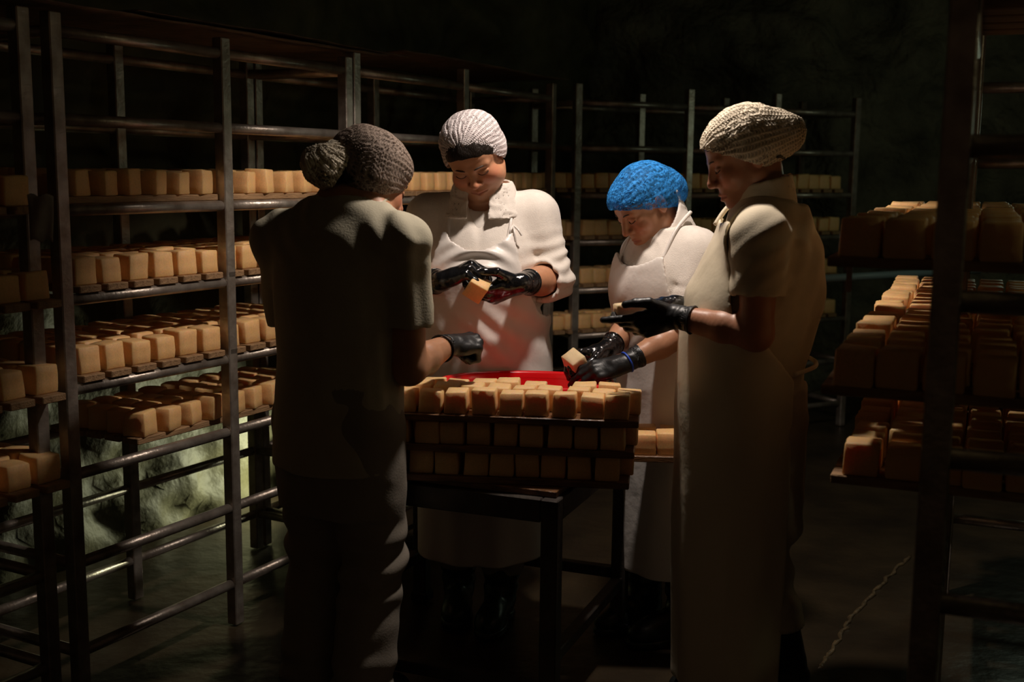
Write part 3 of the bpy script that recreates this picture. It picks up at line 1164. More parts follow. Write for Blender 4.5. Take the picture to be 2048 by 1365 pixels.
class Head:
    def __init__(s, c, yaw, pitch, roll, sc, wide=1.0, full=False):
        s.full = full
        """c in person space; yaw relative to the body; pitch down and roll in degrees"""
        s.c = np.asarray(c, float)
        s.R = rotz(math.radians(yaw)) @ rotx(-math.radians(pitch)) @ roty(math.radians(roll))
        s.s = sc
        s.w = wide

    def T(s, p):
        return s.c + s.R @ (np.asarray(p, float) * s.s * np.array([s.w, 1, 1]))

    def inv(s, V):
        return ((V - s.c) @ s.R) / s.s / np.array([s.w, 1, 1])

    def E(s, F, c, r, k=0.0, mode='u'):
        F.ell(s.T(c), np.asarray(r) * s.s * np.array([s.w, 1, 1]), s.R, k * s.s, mode)

    def C(s, F, a, b, ra, rb, k=0.0, mode='u'):
        F.cone(s.T(a), s.T(b), ra * s.s, rb * s.s, k * s.s, mode)

    def build(s, F):
        E, C = s.E, s.C
        E(F, (0, -.018, .04), (.075, .094, .082))
        E(F, (0, .030, -.032), (.060, .062, .078), .03)
        E(F, (0, .036, .040), (.060, .052, .050), .03)
        for q in (-1, 1):
            C(F, (q * .052, -.002, -.05), (q * .018, .064, -.097), .025, .020, .025)
            E(F, (q * .038, .061, -.028), (.026, .024, .027), .02)
            C(F, (q * .012, .0835, .020), (q * .043, .071, .021), .0105, .0095, .014)
        E(F, (0, .074, -.099), (.022, .018, .018), .016)
        for q in (-1, 1):
            E(F, (q * .031, .099, .001), (.018, .016, .0115), .012, 'd')
        for q in (-1, 1):
            E(F, (q * .031, .0765, .0), (.0150, .0135, .0125), .003)
            C(F, (q * .018, .084, .003), (q * .044, .079, .002), .0046, .0040, .004)
        C(F, (0, .087, .014), (0, .107, -.028), .0085, .0105, .012)
        E(F, (0, .107, -.033), (.0125, .0125, .0105), .007)
        for q in (-1, 1):
            E(F, (q * .0135, .096, -.037), (.0085, .0115, .0085), .006)
            E(F, (q * .0065, .101, -.0470), (.0035, .005, .0028), .004, 'd')
        E(F, (0, .074, -.066), (.031, .022, .024), .016)
        for q in (-1, 1):
            C(F, (q * .024, .0825, -.072), (0, .0965, -.0672), .0040, .0056, .005)
            C(F, (q * .021, .0835, -.0755), (0, .0950, -.0785), .0045, .0064, .005)
        for q in (-1, 1):
            C(F, (q * .024, .0890, -.0735), (0, .1030, -.0730), .0020, .0026, .004, 'd')
        for q in (-1, 1):
            E(F, (q * .0745, -.014, -.004), (.0095, .020, .031), .006)
            E(F, (q * .0845, -.008, -.002), (.006, .010, .019), .005, 'd')
        if s.full:
            for q in (-1, 1):
                E(F, (q * .045, .034, -.058), (.030, .034, .034), .025)
            E(F, (0, .038, -.108), (.040, .040, .024), .03)

    def colour(s, V, base, lip, flush):
        q = s.inv(V)
        c = np.tile(np.array(base, np.float32), (len(V), 1))
        near = (np.abs(q) < 0.2).all(1)

        def blob(cx, cy, cz, r):
            d = np.sqrt(((np.abs(q[:, 0]) - cx) / r[0]) ** 2 + ((q[:, 1] - cy) / r[1]) ** 2 + ((q[:, 2] - cz) / r[2]) ** 2)
            return (np.clip(1.25 - d, 0, 1) * near)[:, None]
        fl = np.array(flush, np.float32)
        c = c + (fl - c) * blob(.042, .07, -.03, (.034, .04, .03)) * 0.8
        c = c + (fl - c) * blob(0, .105, -.035, (.018, .02, .016)) * 0.8
        c = c + (fl - c) * blob(.08, -.01, 0, (.02, .03, .04)) * 0.6
        c = c + (np.array(lip, np.float32) - c) * blob(0, .092, -.0725, (.025, .014, .0105))
        return c


def set_col(me, c):
    a = me.attributes.new('Col', 'FLOAT_COLOR', 'POINT')
    a.data.foreach_set('color', np.concatenate([c, np.ones((len(c), 1))], 1).astype(np.float32).ravel())


def make_body(pn, hd, J, sk, torso, name_label, base=(0.56, 0.27, 0.15), flush=(0.58, 0.18, 0.10), lip=(0.42, 0.12, 0.09), thick=1.0, hf=0.0021):
    """one continuous skin: head, neck, trunk, arms to the knuckles, legs"""
    pts = [hd.T((x, y, z)) for x in (-.1, .1) for y in (-.12, .13) for z in (-.13, .14)]
    flo, fhi = bbox(pts, 0.004)
    allp = list(pts) + [J[k] for k in J] + [np.array([0.2, 0.15, 0.03]), np.array([-0.2, -0.15, 0.03])]
    lo, hi = bbox(allp, 0.08)
    lo[2] = 0.02
    F = Field(lo, hi, 0.0085, (flo, fhi, hf))
    fn, l, h = stack_fn(torso, -0.022, zlo=.82)
    F.op(fn, l, h)
    F.cone(J['neck'], J['chest'], 0.062, 0.09, 0.03)
    for q in 'LR':
        F.cone(J['neck'], J['sh' + q], 0.05, 0.052, 0.04)
        F.cone(J['sh' + q], J['el' + q], 0.050 * thick, 0.041 * thick, 0.03)
        m_ = J['el' + q] * 0.62 + J['wr' + q] * 0.38
        F.cone(J['el' + q], m_, 0.042 * thick, 0.041 * thick, 0.02)
        F.cone(m_, J['wr' + q], 0.041 * thick, 0.027 * thick, 0.015)
        F.cone(J['wr' + q], J['wr' + q] * .6 + J['kn' + q] * .4, 0.021, 0.013, 0.012)
        F.cone(J['hip' + q], J['knee' + q], 0.082, 0.058, 0.03)
        F.cone(J['knee' + q], J['ank' + q], 0.055, 0.036, 0.02)
    F.cone(hd.T((0, -.028, -.05)), J['neck'], 0.056 * sk, 0.060 * sk, 0.012)
    hd.build(F)
    col = lambda me, V: set_col(me, hd.colour(V, base, lip, flush))
    return field_obj('person', F, MT['skin'], None, None, col, relax=0)


def outward(V):
    o = V * np.array([1, 1, 0], np.float32)
    return o / (np.linalg.norm(o, axis=1, keepdims=True) + 1e-6)


def cloth_disp(amp, freq, stretch=(1, 1, 1), seed=0.0, extra=None):
    st = np.array(stretch, np.float32)

    def fn(V, N):
        p = V * st * freq + seed
        w = np.stack([vnoise(p * 0.6 + 3.1), vnoise(p * 0.6 + 8.2), vnoise(p * 0.6 + 13.7)], -1)
        r = 1 - 2 * np.abs(vnoise(p + 0.8 * w))
        d = amp * (0.7 * r + 0.45 * vnoise(p * 0.5 + 21) + 0.25 * vnoise(p * 2.1))
        if extra is not None:
            d = d + extra(V, N)
        return d
    return fn


def arm_folds(J, q, amp, lam, rad=0.12):
    """ring creases bunching round the elbow"""
    e, s_ = J['el' + q], J['sh' + q]
    ax = nrm(e - s_)

    def fn(V, N):
        t_ = (V - e) @ ax
        r = np.linalg.norm(V - e, axis=1)
        side = vnoise(V * 14 + 5)
        return amp * np.sin(2 * math.pi * t_ / lam + 2.2 * side) * np.clip(1 - r / rad, 0, 1)
    return fn


def make_shirt(pn, J, torso, name, material, ztop, zhem, sleeve, neck_r=0.07, h=0.0062, disp=None, parent=None, vneck=None, drop=0.0, shr=0.066, neck_cut=0.03):
    """sleeve: {'L': (points, radii)}"""
    pts = [np.array([x, y, z]) for (z, cx, cy, a, b) in torso if zhem <= z <= ztop + .1 for x in (cx - a, cx + a) for y in (cy - b, cy + b)]
    for q in sleeve:
        pts += list(sleeve[q][0])
    pts += [J['neck'] + np.array([0, 0, .05])]
    lo, hi = bbox(pts, 0.10)
    lo[2] = zhem - 0.02
    F = Field(lo, hi, h)
    fn, l, hh = stack_fn(torso, 0.0, zlo=zhem, zhi=ztop)
    F.op(fn, l, hh)
    nb = J['neck']
    for q in 'LR':
        F.cone(nb - np.array([0, 0, .035]), J['sh' + q] - np.array([0, 0, drop]), 0.066, shr, 0.05)
    for q in sleeve:
        P_, R_ = sleeve[q]
        G = Field(lo, hi, h)
        for i in range(len(P_) - 1):
            G.cone(P_[i], P_[i + 1], R_[i], R_[i + 1], 0.012)
        d = nrm(P_[-1] - P_[-2])
        G.plane_cut(P_[-1], d, R_[-1] * 1.6)
        G.cone(P_[-1] - d * 0.035, P_[-1] + d * 0.05, R_[-1] - 0.0105, R_[-1] - 0.0085, 0.0, 'd')
        hh_ = np.maximum(0.03 - np.abs(F.v - G.v), 0) / 0.03
        near = sum(np.clip((a_ - P_[0][e]).reshape([-1 if e == f_ else 1 for f_ in range(3)]), -9, 9) ** 2 for e, a_ in enumerate(G.ax))
        F.v = np.minimum(F.v, G.v) - hh_ * hh_ * 0.03 * 0.25 * (near < 0.02)
    F.cone(nb - np.array([0, 0, neck_cut]), nb + np.array([0, 0.02, 0.12]), neck_r, neck_r * 1.05, 0.01, 'd')
    if vneck:
        a, b, ra, rb = vneck
        F.cone(a, b, ra, rb, 0.006, 'd')
    return field_obj(name, F, material, parent, disp, None, relax=1)


def make_apron(pn, torso, name, material, zhem, ztop, width, off, parent, disp=None, h=0.0058, sag=0.03, back=-0.02, thick=0.0048, wrapz=1.0, ybib=0.0, J=None, shr=0.066):
    """a sheet hung on the front: width = [(z, half width)]; below wrapz it runs round the sides to y > back"""
    fn, l, hh = stack_fn(torso, 0.0, zlo=zhem - 0.3, zhi=ztop + 0.3)
    F = Field((l[0] - .05, back - .06, zhem - .02), (hh[0] + .05, hh[1] + .07, ztop + .02), h)
    F.op(fn, l - .05, hh + .05)
    if J is not None:
        for q in 'LR':
            F.cone(J['neck'] - UP * .035, J['sh' + q], 0.066, shr, 0.05)
    wz = np.array(sorted(width))
    d = np.abs(F.v - off) - thick
    X, Y, Z = F.ax[0][:, None, None], F.ax[1][None, :, None], F.ax[2][None, None, :]
    w = np.interp(Z.ravel(), wz[:, 0], wz[:, 1]).reshape(Z.shape)
    top = ztop - sag * np.clip(1 - (X / np.maximum(w, 0.02)) ** 2, 0, 1)
    yb = np.where(Z > wrapz, ybib, ybib + (back - ybib) * np.clip((wrapz - Z) / 0.1, 0, 1))
    cx, cy, pa_, pb_ = fn.par(Z)
    th = np.arctan2(np.abs(X - cx) / pa_, (Y - cy) / pb_)
    tw = np.where(w < pa_ * .995, np.arcsin(np.clip(w / pa_, 0, .995)), 3.2)
    for q in ((th - tw) * pa_, Z - top, zhem - Z, yb - Y):
        d = np.maximum(d, q)
    F.v = d.astype(np.float32)
    return field_obj(name, F, material, parent, disp, None, relax=3, nsm=-1)


def strip(name, pts, r, material, parent, n=8, flat=None):
    return MB().tube(pts, r, n).build(name, material, parent, True)


def smooth_path(pts, n=8):
    pts = [np.asarray(p, float) for p in pts]
    out = []
    for i in range(len(pts) - 1):
        p0, p1, p2, p3 = pts[max(i - 1, 0)], pts[i], pts[i + 1], pts[min(i + 2, len(pts) - 1)]
        for k in range(n):
            t_ = k / n
            out.append(0.5 * ((2 * p1) + (-p0 + p2) * t_ + (2 * p0 - 5 * p1 + 4 * p2 - p3) * t_ ** 2 + (-p0 + 3 * p1 - 3 * p2 + p3) * t_ ** 3))
    out.append(pts[-1])
    return out


def make_trousers(pn, J, name, material, parent, top_tab, zbot, r=(0.10, 0.078, 0.07), seed=0.0, h=0.008):
    pts = [J[k + q] for k in ('hip', 'knee', 'ank') for q in 'LR'] + [np.array([0.2, 0.15, 1.0]), np.array([-0.2, -0.15, 1.0])]
    lo, hi = bbox(pts, 0.13)
    lo[2] = zbot - 0.02
    F = Field(lo, hi, h)
    fn, l, hh = stack_fn(top_tab)
    F.op(fn, l, hh)
    for q in 'LR':
        F.cone(J['hip' + q], J['knee' + q], r[0], r[1], 0.03)
        F.cone(J['knee' + q], J['ank' + q], r[1], r[2], 0.02)
    F.all(lambda X, Y, Z: zbot - Z + 0 * X + 0 * Y, 'i')
    kn = 0.5 * (J['kneeL'][2] + J['kneeR'][2])
    ex = lambda V, N: 0.007 * np.sin(V[:, 2] * 60 + 3 * vnoise(V * 9)) * np.exp(-((V[:, 2] - kn) / 0.13) ** 2) + 0.006 * np.sin(V[:, 2] * 75 + 2 * vnoise(V * 11)) * np.exp(-((V[:, 2] - zbot) / 0.12) ** 2)
    return field_obj(name, F, material, parent, cloth_disp(0.006, 9, (1, 1, .6), seed, ex))


def make_boot(pn, knee, ank, toe_dir, name, material, parent, ztop=0.34, h=0.006):
    d = np.array([toe_dir[0], toe_dir[1], 0])
    d = nrm(d)
    a = np.array(ank, float)
    heel = np.array([a[0], a[1], 0.0])
    lo, hi = bbox([heel - d * 0.10, heel + d * 0.24, heel + UP * ztop, np.array(knee) * [1, 1, 0] + UP * ztop], 0.09)
    lo[2] = -0.01
    F = Field(lo, hi, h)
    top = a + (np.array(knee) - a) * ((ztop - a[2]) / (knee[2] - a[2]))
    F.cone(heel + UP * 0.09, top, 0.056, 0.074, 0.0)
    Rm = np.stack([np.cross(d, UP), d, UP], 1)
    F.ell(heel - d * 0.012 + UP * 0.055, (0.045, 0.06, 0.058), Rm, 0.02)
    F.ell(heel + d * 0.085 + UP * 0.048, (0.048, 0.10, 0.055), Rm, 0.03)
    F.ell(heel + d * 0.145 + UP * 0.038, (0.050, 0.068, 0.042), Rm, 0.02)
    F.plane_cut(top, UP, 0.14)
    F.cone(top - UP * 0.05, top + UP * 0.05, 0.064, 0.066, 0.0, 'd')
    F.all(lambda X, Y, Z: 0.018 - Z + 0 * X + 0 * Y, 'i')
    ex = lambda V, N: 0.003 * np.sin(V[:, 2] * 130) * np.exp(-((V[:, 2] - 0.14) / 0.05) ** 2) + 0.003 * ((V[:, 2] > ztop - 0.03))
    b = field_obj(name, F, material, parent, ex)
    F = Field((lo[0], lo[1], -0.012), (hi[0], hi[1], 0.05), 0.006)
    F.ell(heel - d * 0.012 + UP * 0.01, (0.047, 0.062, 0.05), Rm)
    F.ell(heel + d * 0.12 + UP * 0.01, (0.054, 0.098, 0.05), Rm, 0.02)
    F.all(lambda X, Y, Z: np.maximum(Z - 0.026, 0.001 - Z) + 0 * X + 0 * Y, 'i')
    field_obj('sole', F, MT['boot_dark'], b)
    return b


FREST = [(-6, 15, 20, 12), (-1, 18, 24, 14), (4, 22, 26, 15), (10, 26, 28, 16)]


def make_glove(pn, wrist, dirv, dorsal, side, fingers, thumb, material, parent, forearm=None, sc=1.0, cuff=0.06, h=0.0021, roll=True, cuff_mat=None, rc=0.034):
    y = pn.D(dirv)
    zz = pn.D(dorsal)
    zz = nrm(zz - y * (zz @ y))
    sgn = 1.0 if side == 'L' else -1.0
    x = sgn * np.cross(y, zz)
    w = np.asarray(wrist, float)
    T = lambda p: w + sc * (x * p[0] + y * p[1] + zz * p[2])
    segs = []
    bases = [(.027, .088, .0), (.008, .092, .003), (-.011, .088, .001), (-.028, .078, -.003)]
    lens = [(.042, .026, .021), (.046, .029, .022), (.043, .027, .021), (.034, .021, .018)]
    rads = [(.0105, .0098, .0092, .0080), (.0108, .0100, .0094, .0082), (.0104, .0096, .0090, .0078), (.0094, .0086, .0080, .0070)]
    for (bx, by, bz), ln, rd, (spd, a1, a2, a3) in zip(bases, lens, rads, fingers):
        p = np.array([bx, by, bz])
        ang = 0.0
        sp_ = math.radians(-spd)
        ch = [(p.copy(), rd[0])]
        for k, a in enumerate((a1, a2, a3)):
            ang += math.radians(a)
            d = np.array([math.sin(sp_) * math.cos(ang), math.cos(sp_) * math.cos(ang), -math.sin(ang)])
            p = p + d * ln[k]
            ch.append((p.copy(), rd[k + 1]))
        segs.append(ch)
    p = np.array([.024, .022, -.006])
    ch = [(p.copy(), .017)]
    for d, ln, rd in zip(thumb, (.044, .034, .026), (.0135, .0112, .0092)):
        p = p + nrm(d) * ln
        ch.append((p.copy(), rd))
    pts = [T(q) for c in segs + [ch] for (q, _) in c]
    fa = -y if forearm is None else nrm(np.asarray(forearm, float) - w)
    ce = w + fa * cuff
    lo, hi = bbox(pts + [w, ce], 0.05)
    F = Field(lo, hi, h)
    F.cone(T((0, -.005, 0)), T((0, .03, 0)), .025 * sc, .024 * sc)
    for i, (b, _) in enumerate(zip(bases, lens)):
        F.cone(T((b[0] * .55, .012, 0)), T(b), .0165 * sc, (.0125, .013, .0125, .0115)[i] * sc, .012)
    F.ell(T((.022, .042, -.010)), np.array([.017, .030, .015]) * sc, np.stack([x, y, zz], 1), .012)
    F.ell(T((-.022, .045, -.008)), np.array([.013, .032, .013]) * sc, np.stack([x, y, zz], 1), .012)
    for c in segs + [ch]:
        G = Field(lo, hi, h) if False else F
        for i in range(len(c) - 1):
            F.cone(T(c[i][0]), T(c[i + 1][0]), c[i][1] * sc, c[i + 1][1] * sc, .004 if i else .008)
    F.cone(w, ce, .027 * sc, rc, .012)
    F.plane_cut(ce, fa, rc * 1.5)
    F.cone(ce - fa * 0.012, ce + fa * 0.03, rc - .0045, rc - .003, 0.0, 'd')
    ex = lambda V, N: 0.0012 * vnoise(V * 60) + 0.0008 * np.sin(((V - w) @ fa) * 330 + 4 * vnoise(V * 30)) * sstep(-0.01, 0.02, (V - w) @ fa)
    g = field_obj('glove', F, material, parent, ex, None, relax=1)
    if roll:
        a1 = nrm(np.cross(fa, UP))
        b1 = np.cross(fa, a1)
        ring = [ce + (rc + 0.0005) * (math.cos(t_) * a1 + math.sin(t_) * b1) for t_ in np.linspace(0, 2 * math.pi, 28)]
        MB().tube(ring, 0.0022, 6, False).build('cuff_roll', cuff_mat or material, g, True)
    return g


def make_net(hd, name, material, parent, prims, plane, knot, pleat=(22, 0.003), h=0.0032, shell=0.0018, lump=0.003, inner=None):
    """hair net: shell of joined ellipsoids above a cutting plane (n.p > d), pleated about its gather"""
    lo, hi = bbox([hd.T(np.array(c) + np.array(sg) * np.array(r)) for c, r, _ in prims for sg in ((1, 1, 1), (-1, -1, -1), (1, -1, 1), (-1, 1, -1), (1, 1, -1), (-1, -1, 1), (-1, 1, 1), (1, -1, -1))], 0.012)
    F = Field(lo, hi, h)
    for i, (c, r, k) in enumerate(prims):
        hd.E(F, c, r, k)
    F.v = np.abs(F.v) - shell
    n, dd = np.array(plane[0], float), plane[1]
    X, Y, Z = F.ax[0][:, None, None], F.ax[1][None, :, None], F.ax[2][None, None, :]
    q = [((hd.R[0, i] * (X - hd.c[0]) + hd.R[1, i] * (Y - hd.c[1]) + hd.R[2, i] * (Z - hd.c[2])) / hd.s) for i in range(3)]
    cut = dd - (n[0] * q[0] + n[1] * q[1] + n[2] * q[2]) + (plane[2](q) if len(plane) > 2 else 0)
    F.v = np.maximum(F.v, cut * hd.s).astype(np.float32)
    K = np.array(knot, float)
    ax = nrm(np.array([0, -.03, .03]) - K)
    e1 = nrm(np.cross(ax, [0, 0, 1.0]))
    e2 = np.cross(ax, e1)

    def polar(V):
        p = hd.inv(V) - K
        al = p @ ax
        u_, v_ = p @ e1, p @ e2
        ph = np.arctan2(v_, u_)
        s_ = np.linalg.norm(p, axis=1) / 0.1
        return ph, s_

    def disp(V, N):
        ph, s_ = polar(V)
        w = np.exp(-((s_ - 0.55) / 0.6) ** 2)
        ridge = np.abs(np.sin(ph * pleat[0] / 2 + 1.5 * vnoise(V * 25))) ** 0.7
        return pleat[1] * (ridge - 0.5) * w + lump * fbm(V * 32, 2) - 0.010 * np.exp(-(s_ / 0.16) ** 2)

    def post(me, V):
        ph, s_ = polar(V)
        a = me.attributes.new('nv', 'FLOAT_VECTOR', 'POINT')
        a.data.foreach_set('vector', np.stack([ph, s_, V[:, 2] * 0 + 0.5], 1).astype(np.float32).ravel())
    return field_obj(name, F, material, parent, disp, post, relax=1)


def make_hair(hd, parent, plane, grow=0.006, bun=None, extra=()):
    pr = [((0, -.018, .04), (.075 + grow, .094 + grow, .082 + grow), 0), ((0, -.03, -.01), (.072 + grow * .6, .075 + grow, .07), .02)]
    if bun:
        pr.append((bun[0], bun[1], .02))
    pr.append(((0, .034, .044), (.060 + grow, .052 + grow, .051 + grow), .02))
    pr += list(extra)
    lo, hi = bbox([hd.T((x, y, z)) for x in (-.1, .1) for y in (-.2, .11) for z in (-.1, .15)], 0.01)
    F = Field(lo, hi, 0.003)
    for c, r, k in pr:
        hd.E(F, c, r, k)
    X, Y, Z = F.ax[0][:, None, None], F.ax[1][None, :, None], F.ax[2][None, None, :]
    q = [((hd.R[0, i] * (X - hd.c[0]) + hd.R[1, i] * (Y - hd.c[1]) + hd.R[2, i] * (Z - hd.c[2])) / hd.s) for i in range(3)]
    n, dd = np.array(plane[0], float), plane[1]
    cut = dd - (n[0] * q[0] + n[1] * q[1] + n[2] * q[2]) + 0.0 * q[0]
    F.v = np.maximum(F.v, cut * hd.s).astype(np.float32)

    def disp(V, N):
        p = hd.inv(V)
        return 0.0009 * np.sin(p[:, 0] * 190 + 4 * vnoise(V * 22)) + 0.0008 * vnoise(V * 60)
    return field_obj('hair', F, MT['hair'], parent, disp)


def face_bits(hd, parent, brow_r=0.0022):
    for q in (-1, 1):
        pts = [hd.T((q * x, y, z)) for x, y, z in ((.013, .0945, .0205), (.024, .0935, .0245), (.036, .0865, .0245), (.046, .077, .0195))]
        MB().tube(smooth_path(pts, 4), [brow_r * hd.s * (0.8 + 0.7 * math.sin(math.pi * min(1, i / 12 + .15))) for i in range(13)], 6).build('eyebrow', MT['brow'], parent, True)
        pts = [hd.T((q * x, y, z)) for x, y, z in ((.017, .0862, -.0035), (.024, .0900, -.0068), (.032, .0903, -.0078), (.040, .0875, -.0060), (.047, .0815, -.0022))]
        MB().tube(smooth_path(pts, 4), 0.0013 * hd.s, 6).build('eyelashes', MT['brow'], parent, True)


def collar(pn, base, top, rb, rt, h0, h1, parent, material, slit=0.02, name='collar', yaw_front=0.0, slope=0.0, thick=0.0038, flare=0.0, front=None, amp=0.002, rr=(1.0, 0.9)):
    """stand-up collar: a band round the neck axis, open along a slit at the front"""
    base, top = np.asarray(base, float), np.asarray(top, float)
    ax = nrm(top - base)
    H_ = np.linalg.norm(top - base)
    f = np.array([0, 1.0, 0]) if front is None else np.asarray(front, float)
    f = nrm(f - ax * (f @ ax))
    sd = np.cross(f, ax)
    lo, hi = bbox([base + ax * t_ * H_ + s_ * f * 0.14 + q * sd * 0.14 for t_ in (h0, h1) for s_ in (-1, 1) for q in (-1, 1)], 0.04)
    F = Field(lo, hi, 0.0045)

    def fn(X, Y, Z):
        px, py, pz = X - base[0], Y - base[1], Z - base[2]
        hh = (px * ax[0] + py * ax[1] + pz * ax[2]) / H_
        u_ = (px * sd[0] + py * sd[1] + pz * sd[2]) / rr[0]
        v_ = (px * f[0] + py * f[1] + pz * f[2]) / rr[1]
        r = np.sqrt(u_ * u_ + v_ * v_)
        R_ = rb + (rt - rb) * hh
        d = np.abs(r - R_) - thick
        open_ = slit + flare * np.clip(hh - h0, 0, 2)
        g = np.where(v_ > 0, open_ - np.abs(u_), -1.0)
        top_ = hh - (h1 + slope * (-v_) / R_)
        return np.maximum.reduce([d, g, top_ * H_, (h0 - hh) * H_])
    F.all(fn, 'u')
    return field_obj(name, F, material, parent, cloth_disp(amp, 30, seed=4.0))


def finish(pn, body, label, kids):
    body.location = tuple(pn.o)
    body.rotation_euler = (0, 0, pn.yaw)
    tag(body, label, 'person', 'people working round the table')


def joint_set(pn, neck, chest, shL, shR, elL, elR, wrL, wrR, knL, knR, hipL, hipR, kneeL, kneeR, ankL, ankR):
    return dict(neck=neck, chest=chest, shL=shL, shR=shR, elL=elL, elR=elR, wrL=wrL, wrR=wrR, knL=knL, knR=knR,
                hipL=hipL, hipR=hipR, kneeL=kneeL, kneeR=kneeR, ankL=ankL, ankR=ankR)


def held_cheese(name, loc, R, size, label, crumb=True, m='cheese_cut'):
    me = cheese_mesh(77 + int(abs(loc[0]) * 100), m)
    o = new_obj('cheese_block', me)
    Mx = Matrix.Identity(4)
    for i in range(3):
        for j in range(3):
            Mx[i][j] = float(R[i][j]) * size[j]
    c = np.asarray(loc, float) - R @ np.array([0, 0, size[2] / 2])
    Mx.translation = tuple(c)
    o.matrix_world = Mx
    tag(o, label, 'cheese')
    return o


# ---------- woman facing the camera behind the table (white net)
pn = Person(966, 700, 3.76, 172)
hd = Head(pn.P(949, 312, 3.655), 3, 42, 14, .98, 1.16, True)
Z = lambda py, Y=3.7: zat(py, Y, 966)
tors = [(0.18, 0, .02, .185, .165), (0.55, 0, .015, .195, .160), (0.86, 0, .01, .205, .160), (1.02, 0, .02, .195, .150), (1.18, 0, .025, .200, .152),
        (1.30, 0, .01, .190, .125), (1.37, 0, -.005, .150, .100), (1.43, 0, -.01, .09, .08)]
J = joint_set(pn, pn.P(968, 398, 3.75), np.array([0, .0, 1.25]), pn.P(1070, 430, 3.75), pn.P(860, 434, 3.78), pn.P(1104, 560, 3.72), pn.P(828, 566, 3.72),
              pn.P(1040, 567, 3.50), pn.P(886, 562, 3.50), pn.P(990, 580, 3.47), pn.P(925, 545, 3.47),
              np.array([-.09, 0, .86]), np.array([.09, 0, .86]), np.array([-.095, .02, .47]), np.array([.085, .02, .47]),
              pn.L((-.03, 3.74, .09)), pn.L((-.175, 3.83, .09)))
body = make_body(pn, hd, J, 1.12, tors, '', thick=1.12)
fr = {q: J['el' + q] + (J['wr' + q] - J['el' + q]) * f_ for q, f_ in (('L', .34), ('R', .30))}
slv = {q: ([J['sh' + q], J['el' + q], fr[q]], [.073, .071, .066]) for q in 'LR'}
fx = [arm_folds(J, q, .0075, .042, .19) for q in 'LR']
sh = make_shirt(pn, J, tors, 'jacket', MT['fleece'], 1.40, 0.72, slv, 0.075, parent=body,
                disp=cloth_disp(.0045, 13, (1, 1, .7), 1.0, lambda V, N: fx[0](V, N) + fx[1](V, N)),
                vneck=(J['neck'] + np.array([0, .10, .03]), J['neck'] + np.array([-.005, .15, -.13]), .072, .018), shr=.070)
# undershirt in the open neck
F = Field((-.16, -.13, 1.18), (.16, .17, 1.46), .006)
fn, l, h_ = stack_fn(tors, -.012, zlo=1.2, zhi=1.40)
F.op(fn, l, h_)
F.cone(J['neck'] - UP * .06, J['neck'] + np.array([0, .0, .005]), .085, .073, .03)
F.cone(J['neck'] + np.array([0, .02, -.004]), J['neck'] + np.array([0, .05, .12]), .066, .075, .008, 'd')
field_obj('undershirt', F, MT['white_cloth'], body, cloth_disp(.002, 25))
collar(pn, J['neck'] - np.array([0, .0, .050]), J['neck'] + np.array([0, .01, .055]), .128, .082, 0.0, 1.0, body, MT['fleece'], slit=.030, flare=-.0, name='jacket_collar', amp=.004, rr=(1.08, .98))


def bibf(V, N):
    x, z_ = V[:, 0], V[:, 2]
    cow = np.sin((z_ + 1.6 * (x + .01) ** 2 * 2.2) * 2 * math.pi / .052) * np.exp(-((z_ - 1.245) / .055) ** 2) * np.clip(1 - np.abs(x) / .14, 0, 1)
    diag = np.sin((z_ * 0.9 - x * 0.8) * 70 + 2 * vnoise(V * 9)) * np.exp(-((z_ - 1.0) / .09) ** 2) * sstep(-.16, .0, -x)
    low = np.sin(x * 48 + 2.2 * vnoise(V * np.array([5, 5, 1.5]))) * sstep(.95, .6, z_)
    return .012 * cow + .004 * diag + .006 * low


ap = make_apron(pn, tors, 'apron', MT['apron'], 0.235, 1.315, [(1.33, .095), (1.25, .118), (1.15, .145), (1.06, .175), (1.0, .26), (.2, .26)], .016, body, J=J, shr=.07, disp=
                cloth_disp(.004, 7, (1, 1, .6), 3.0, bibf), sag=.055, back=-.02, wrapz=1.02)
nb = J['neck']
for q, e in ((-1, -.10), (1, .095)):
    strip('neck_strap', smooth_path([np.array([e * .97, .118, 1.295]), np.array([e * 1.02, .095, 1.345]), np.array([e * .95, .03, 1.425]), np.array([e * .5, -.07, 1.44])]), .006, MT['apron'], ap)
for dx, dz in ((-.012, -.055), (-.03, -.03), (.008, -.03)):
    strip('tie_end', smooth_path([np.array([-.112, .105, 1.335]), np.array([-.112 + dx * .6, .128, 1.335 + dz * .4]), np.array([-.112 + dx, .128, 1.335 + dz])]), .0035, MT['apron'], ap, 6)
top_tab = [(.62, 0, 0, .17, .12), (.95, 0, 0, .18, .13)]
make_trousers(pn, J, 'trousers', MT['trouser_gray'], body, top_tab, .16, (.098, .075, .062), 2.0)
for q in 'LR':
    make_boot(pn, J['knee' + q], J['ank' + q], (0.10 if q == 'L' else -.12, 1), 'boot', MT['boot'], body)
plane_net = ((0, -.42, .90), .030)
make_hair(hd, body, ((0, -.60, .80), -.002), .0040)
make_net(hd, 'hair_net', MT['net_white'], body, [((0, -.024, .050), (.086, .100, .084), 0), ((0, -.060, .0), (.078, .05, .062), .03), ((0, -.012, -.002), (.090, .078, .058), .03)],
         ((0, -.70, .72), .018, lambda q: -.7 * np.clip(np.abs(q[0]) - .035, 0, 1)), (0.012, .082, .088), (26, .005), h=.003)
face_bits(hd, body)
make_glove(pn, J['wrR'], (0.82, -.28, .42), (-.42, -.25, .86), 'R', [(-4, 58, 42, 24), (0, 62, 46, 24), (4, 64, 48, 26), (9, 62, 46, 26)],
           [(.55, .5, -.65), (.1, .85, -.55), (0, .9, -.45)], MT['glove_wet'], body, J['elR'], 1.12, .062, rc=.039)
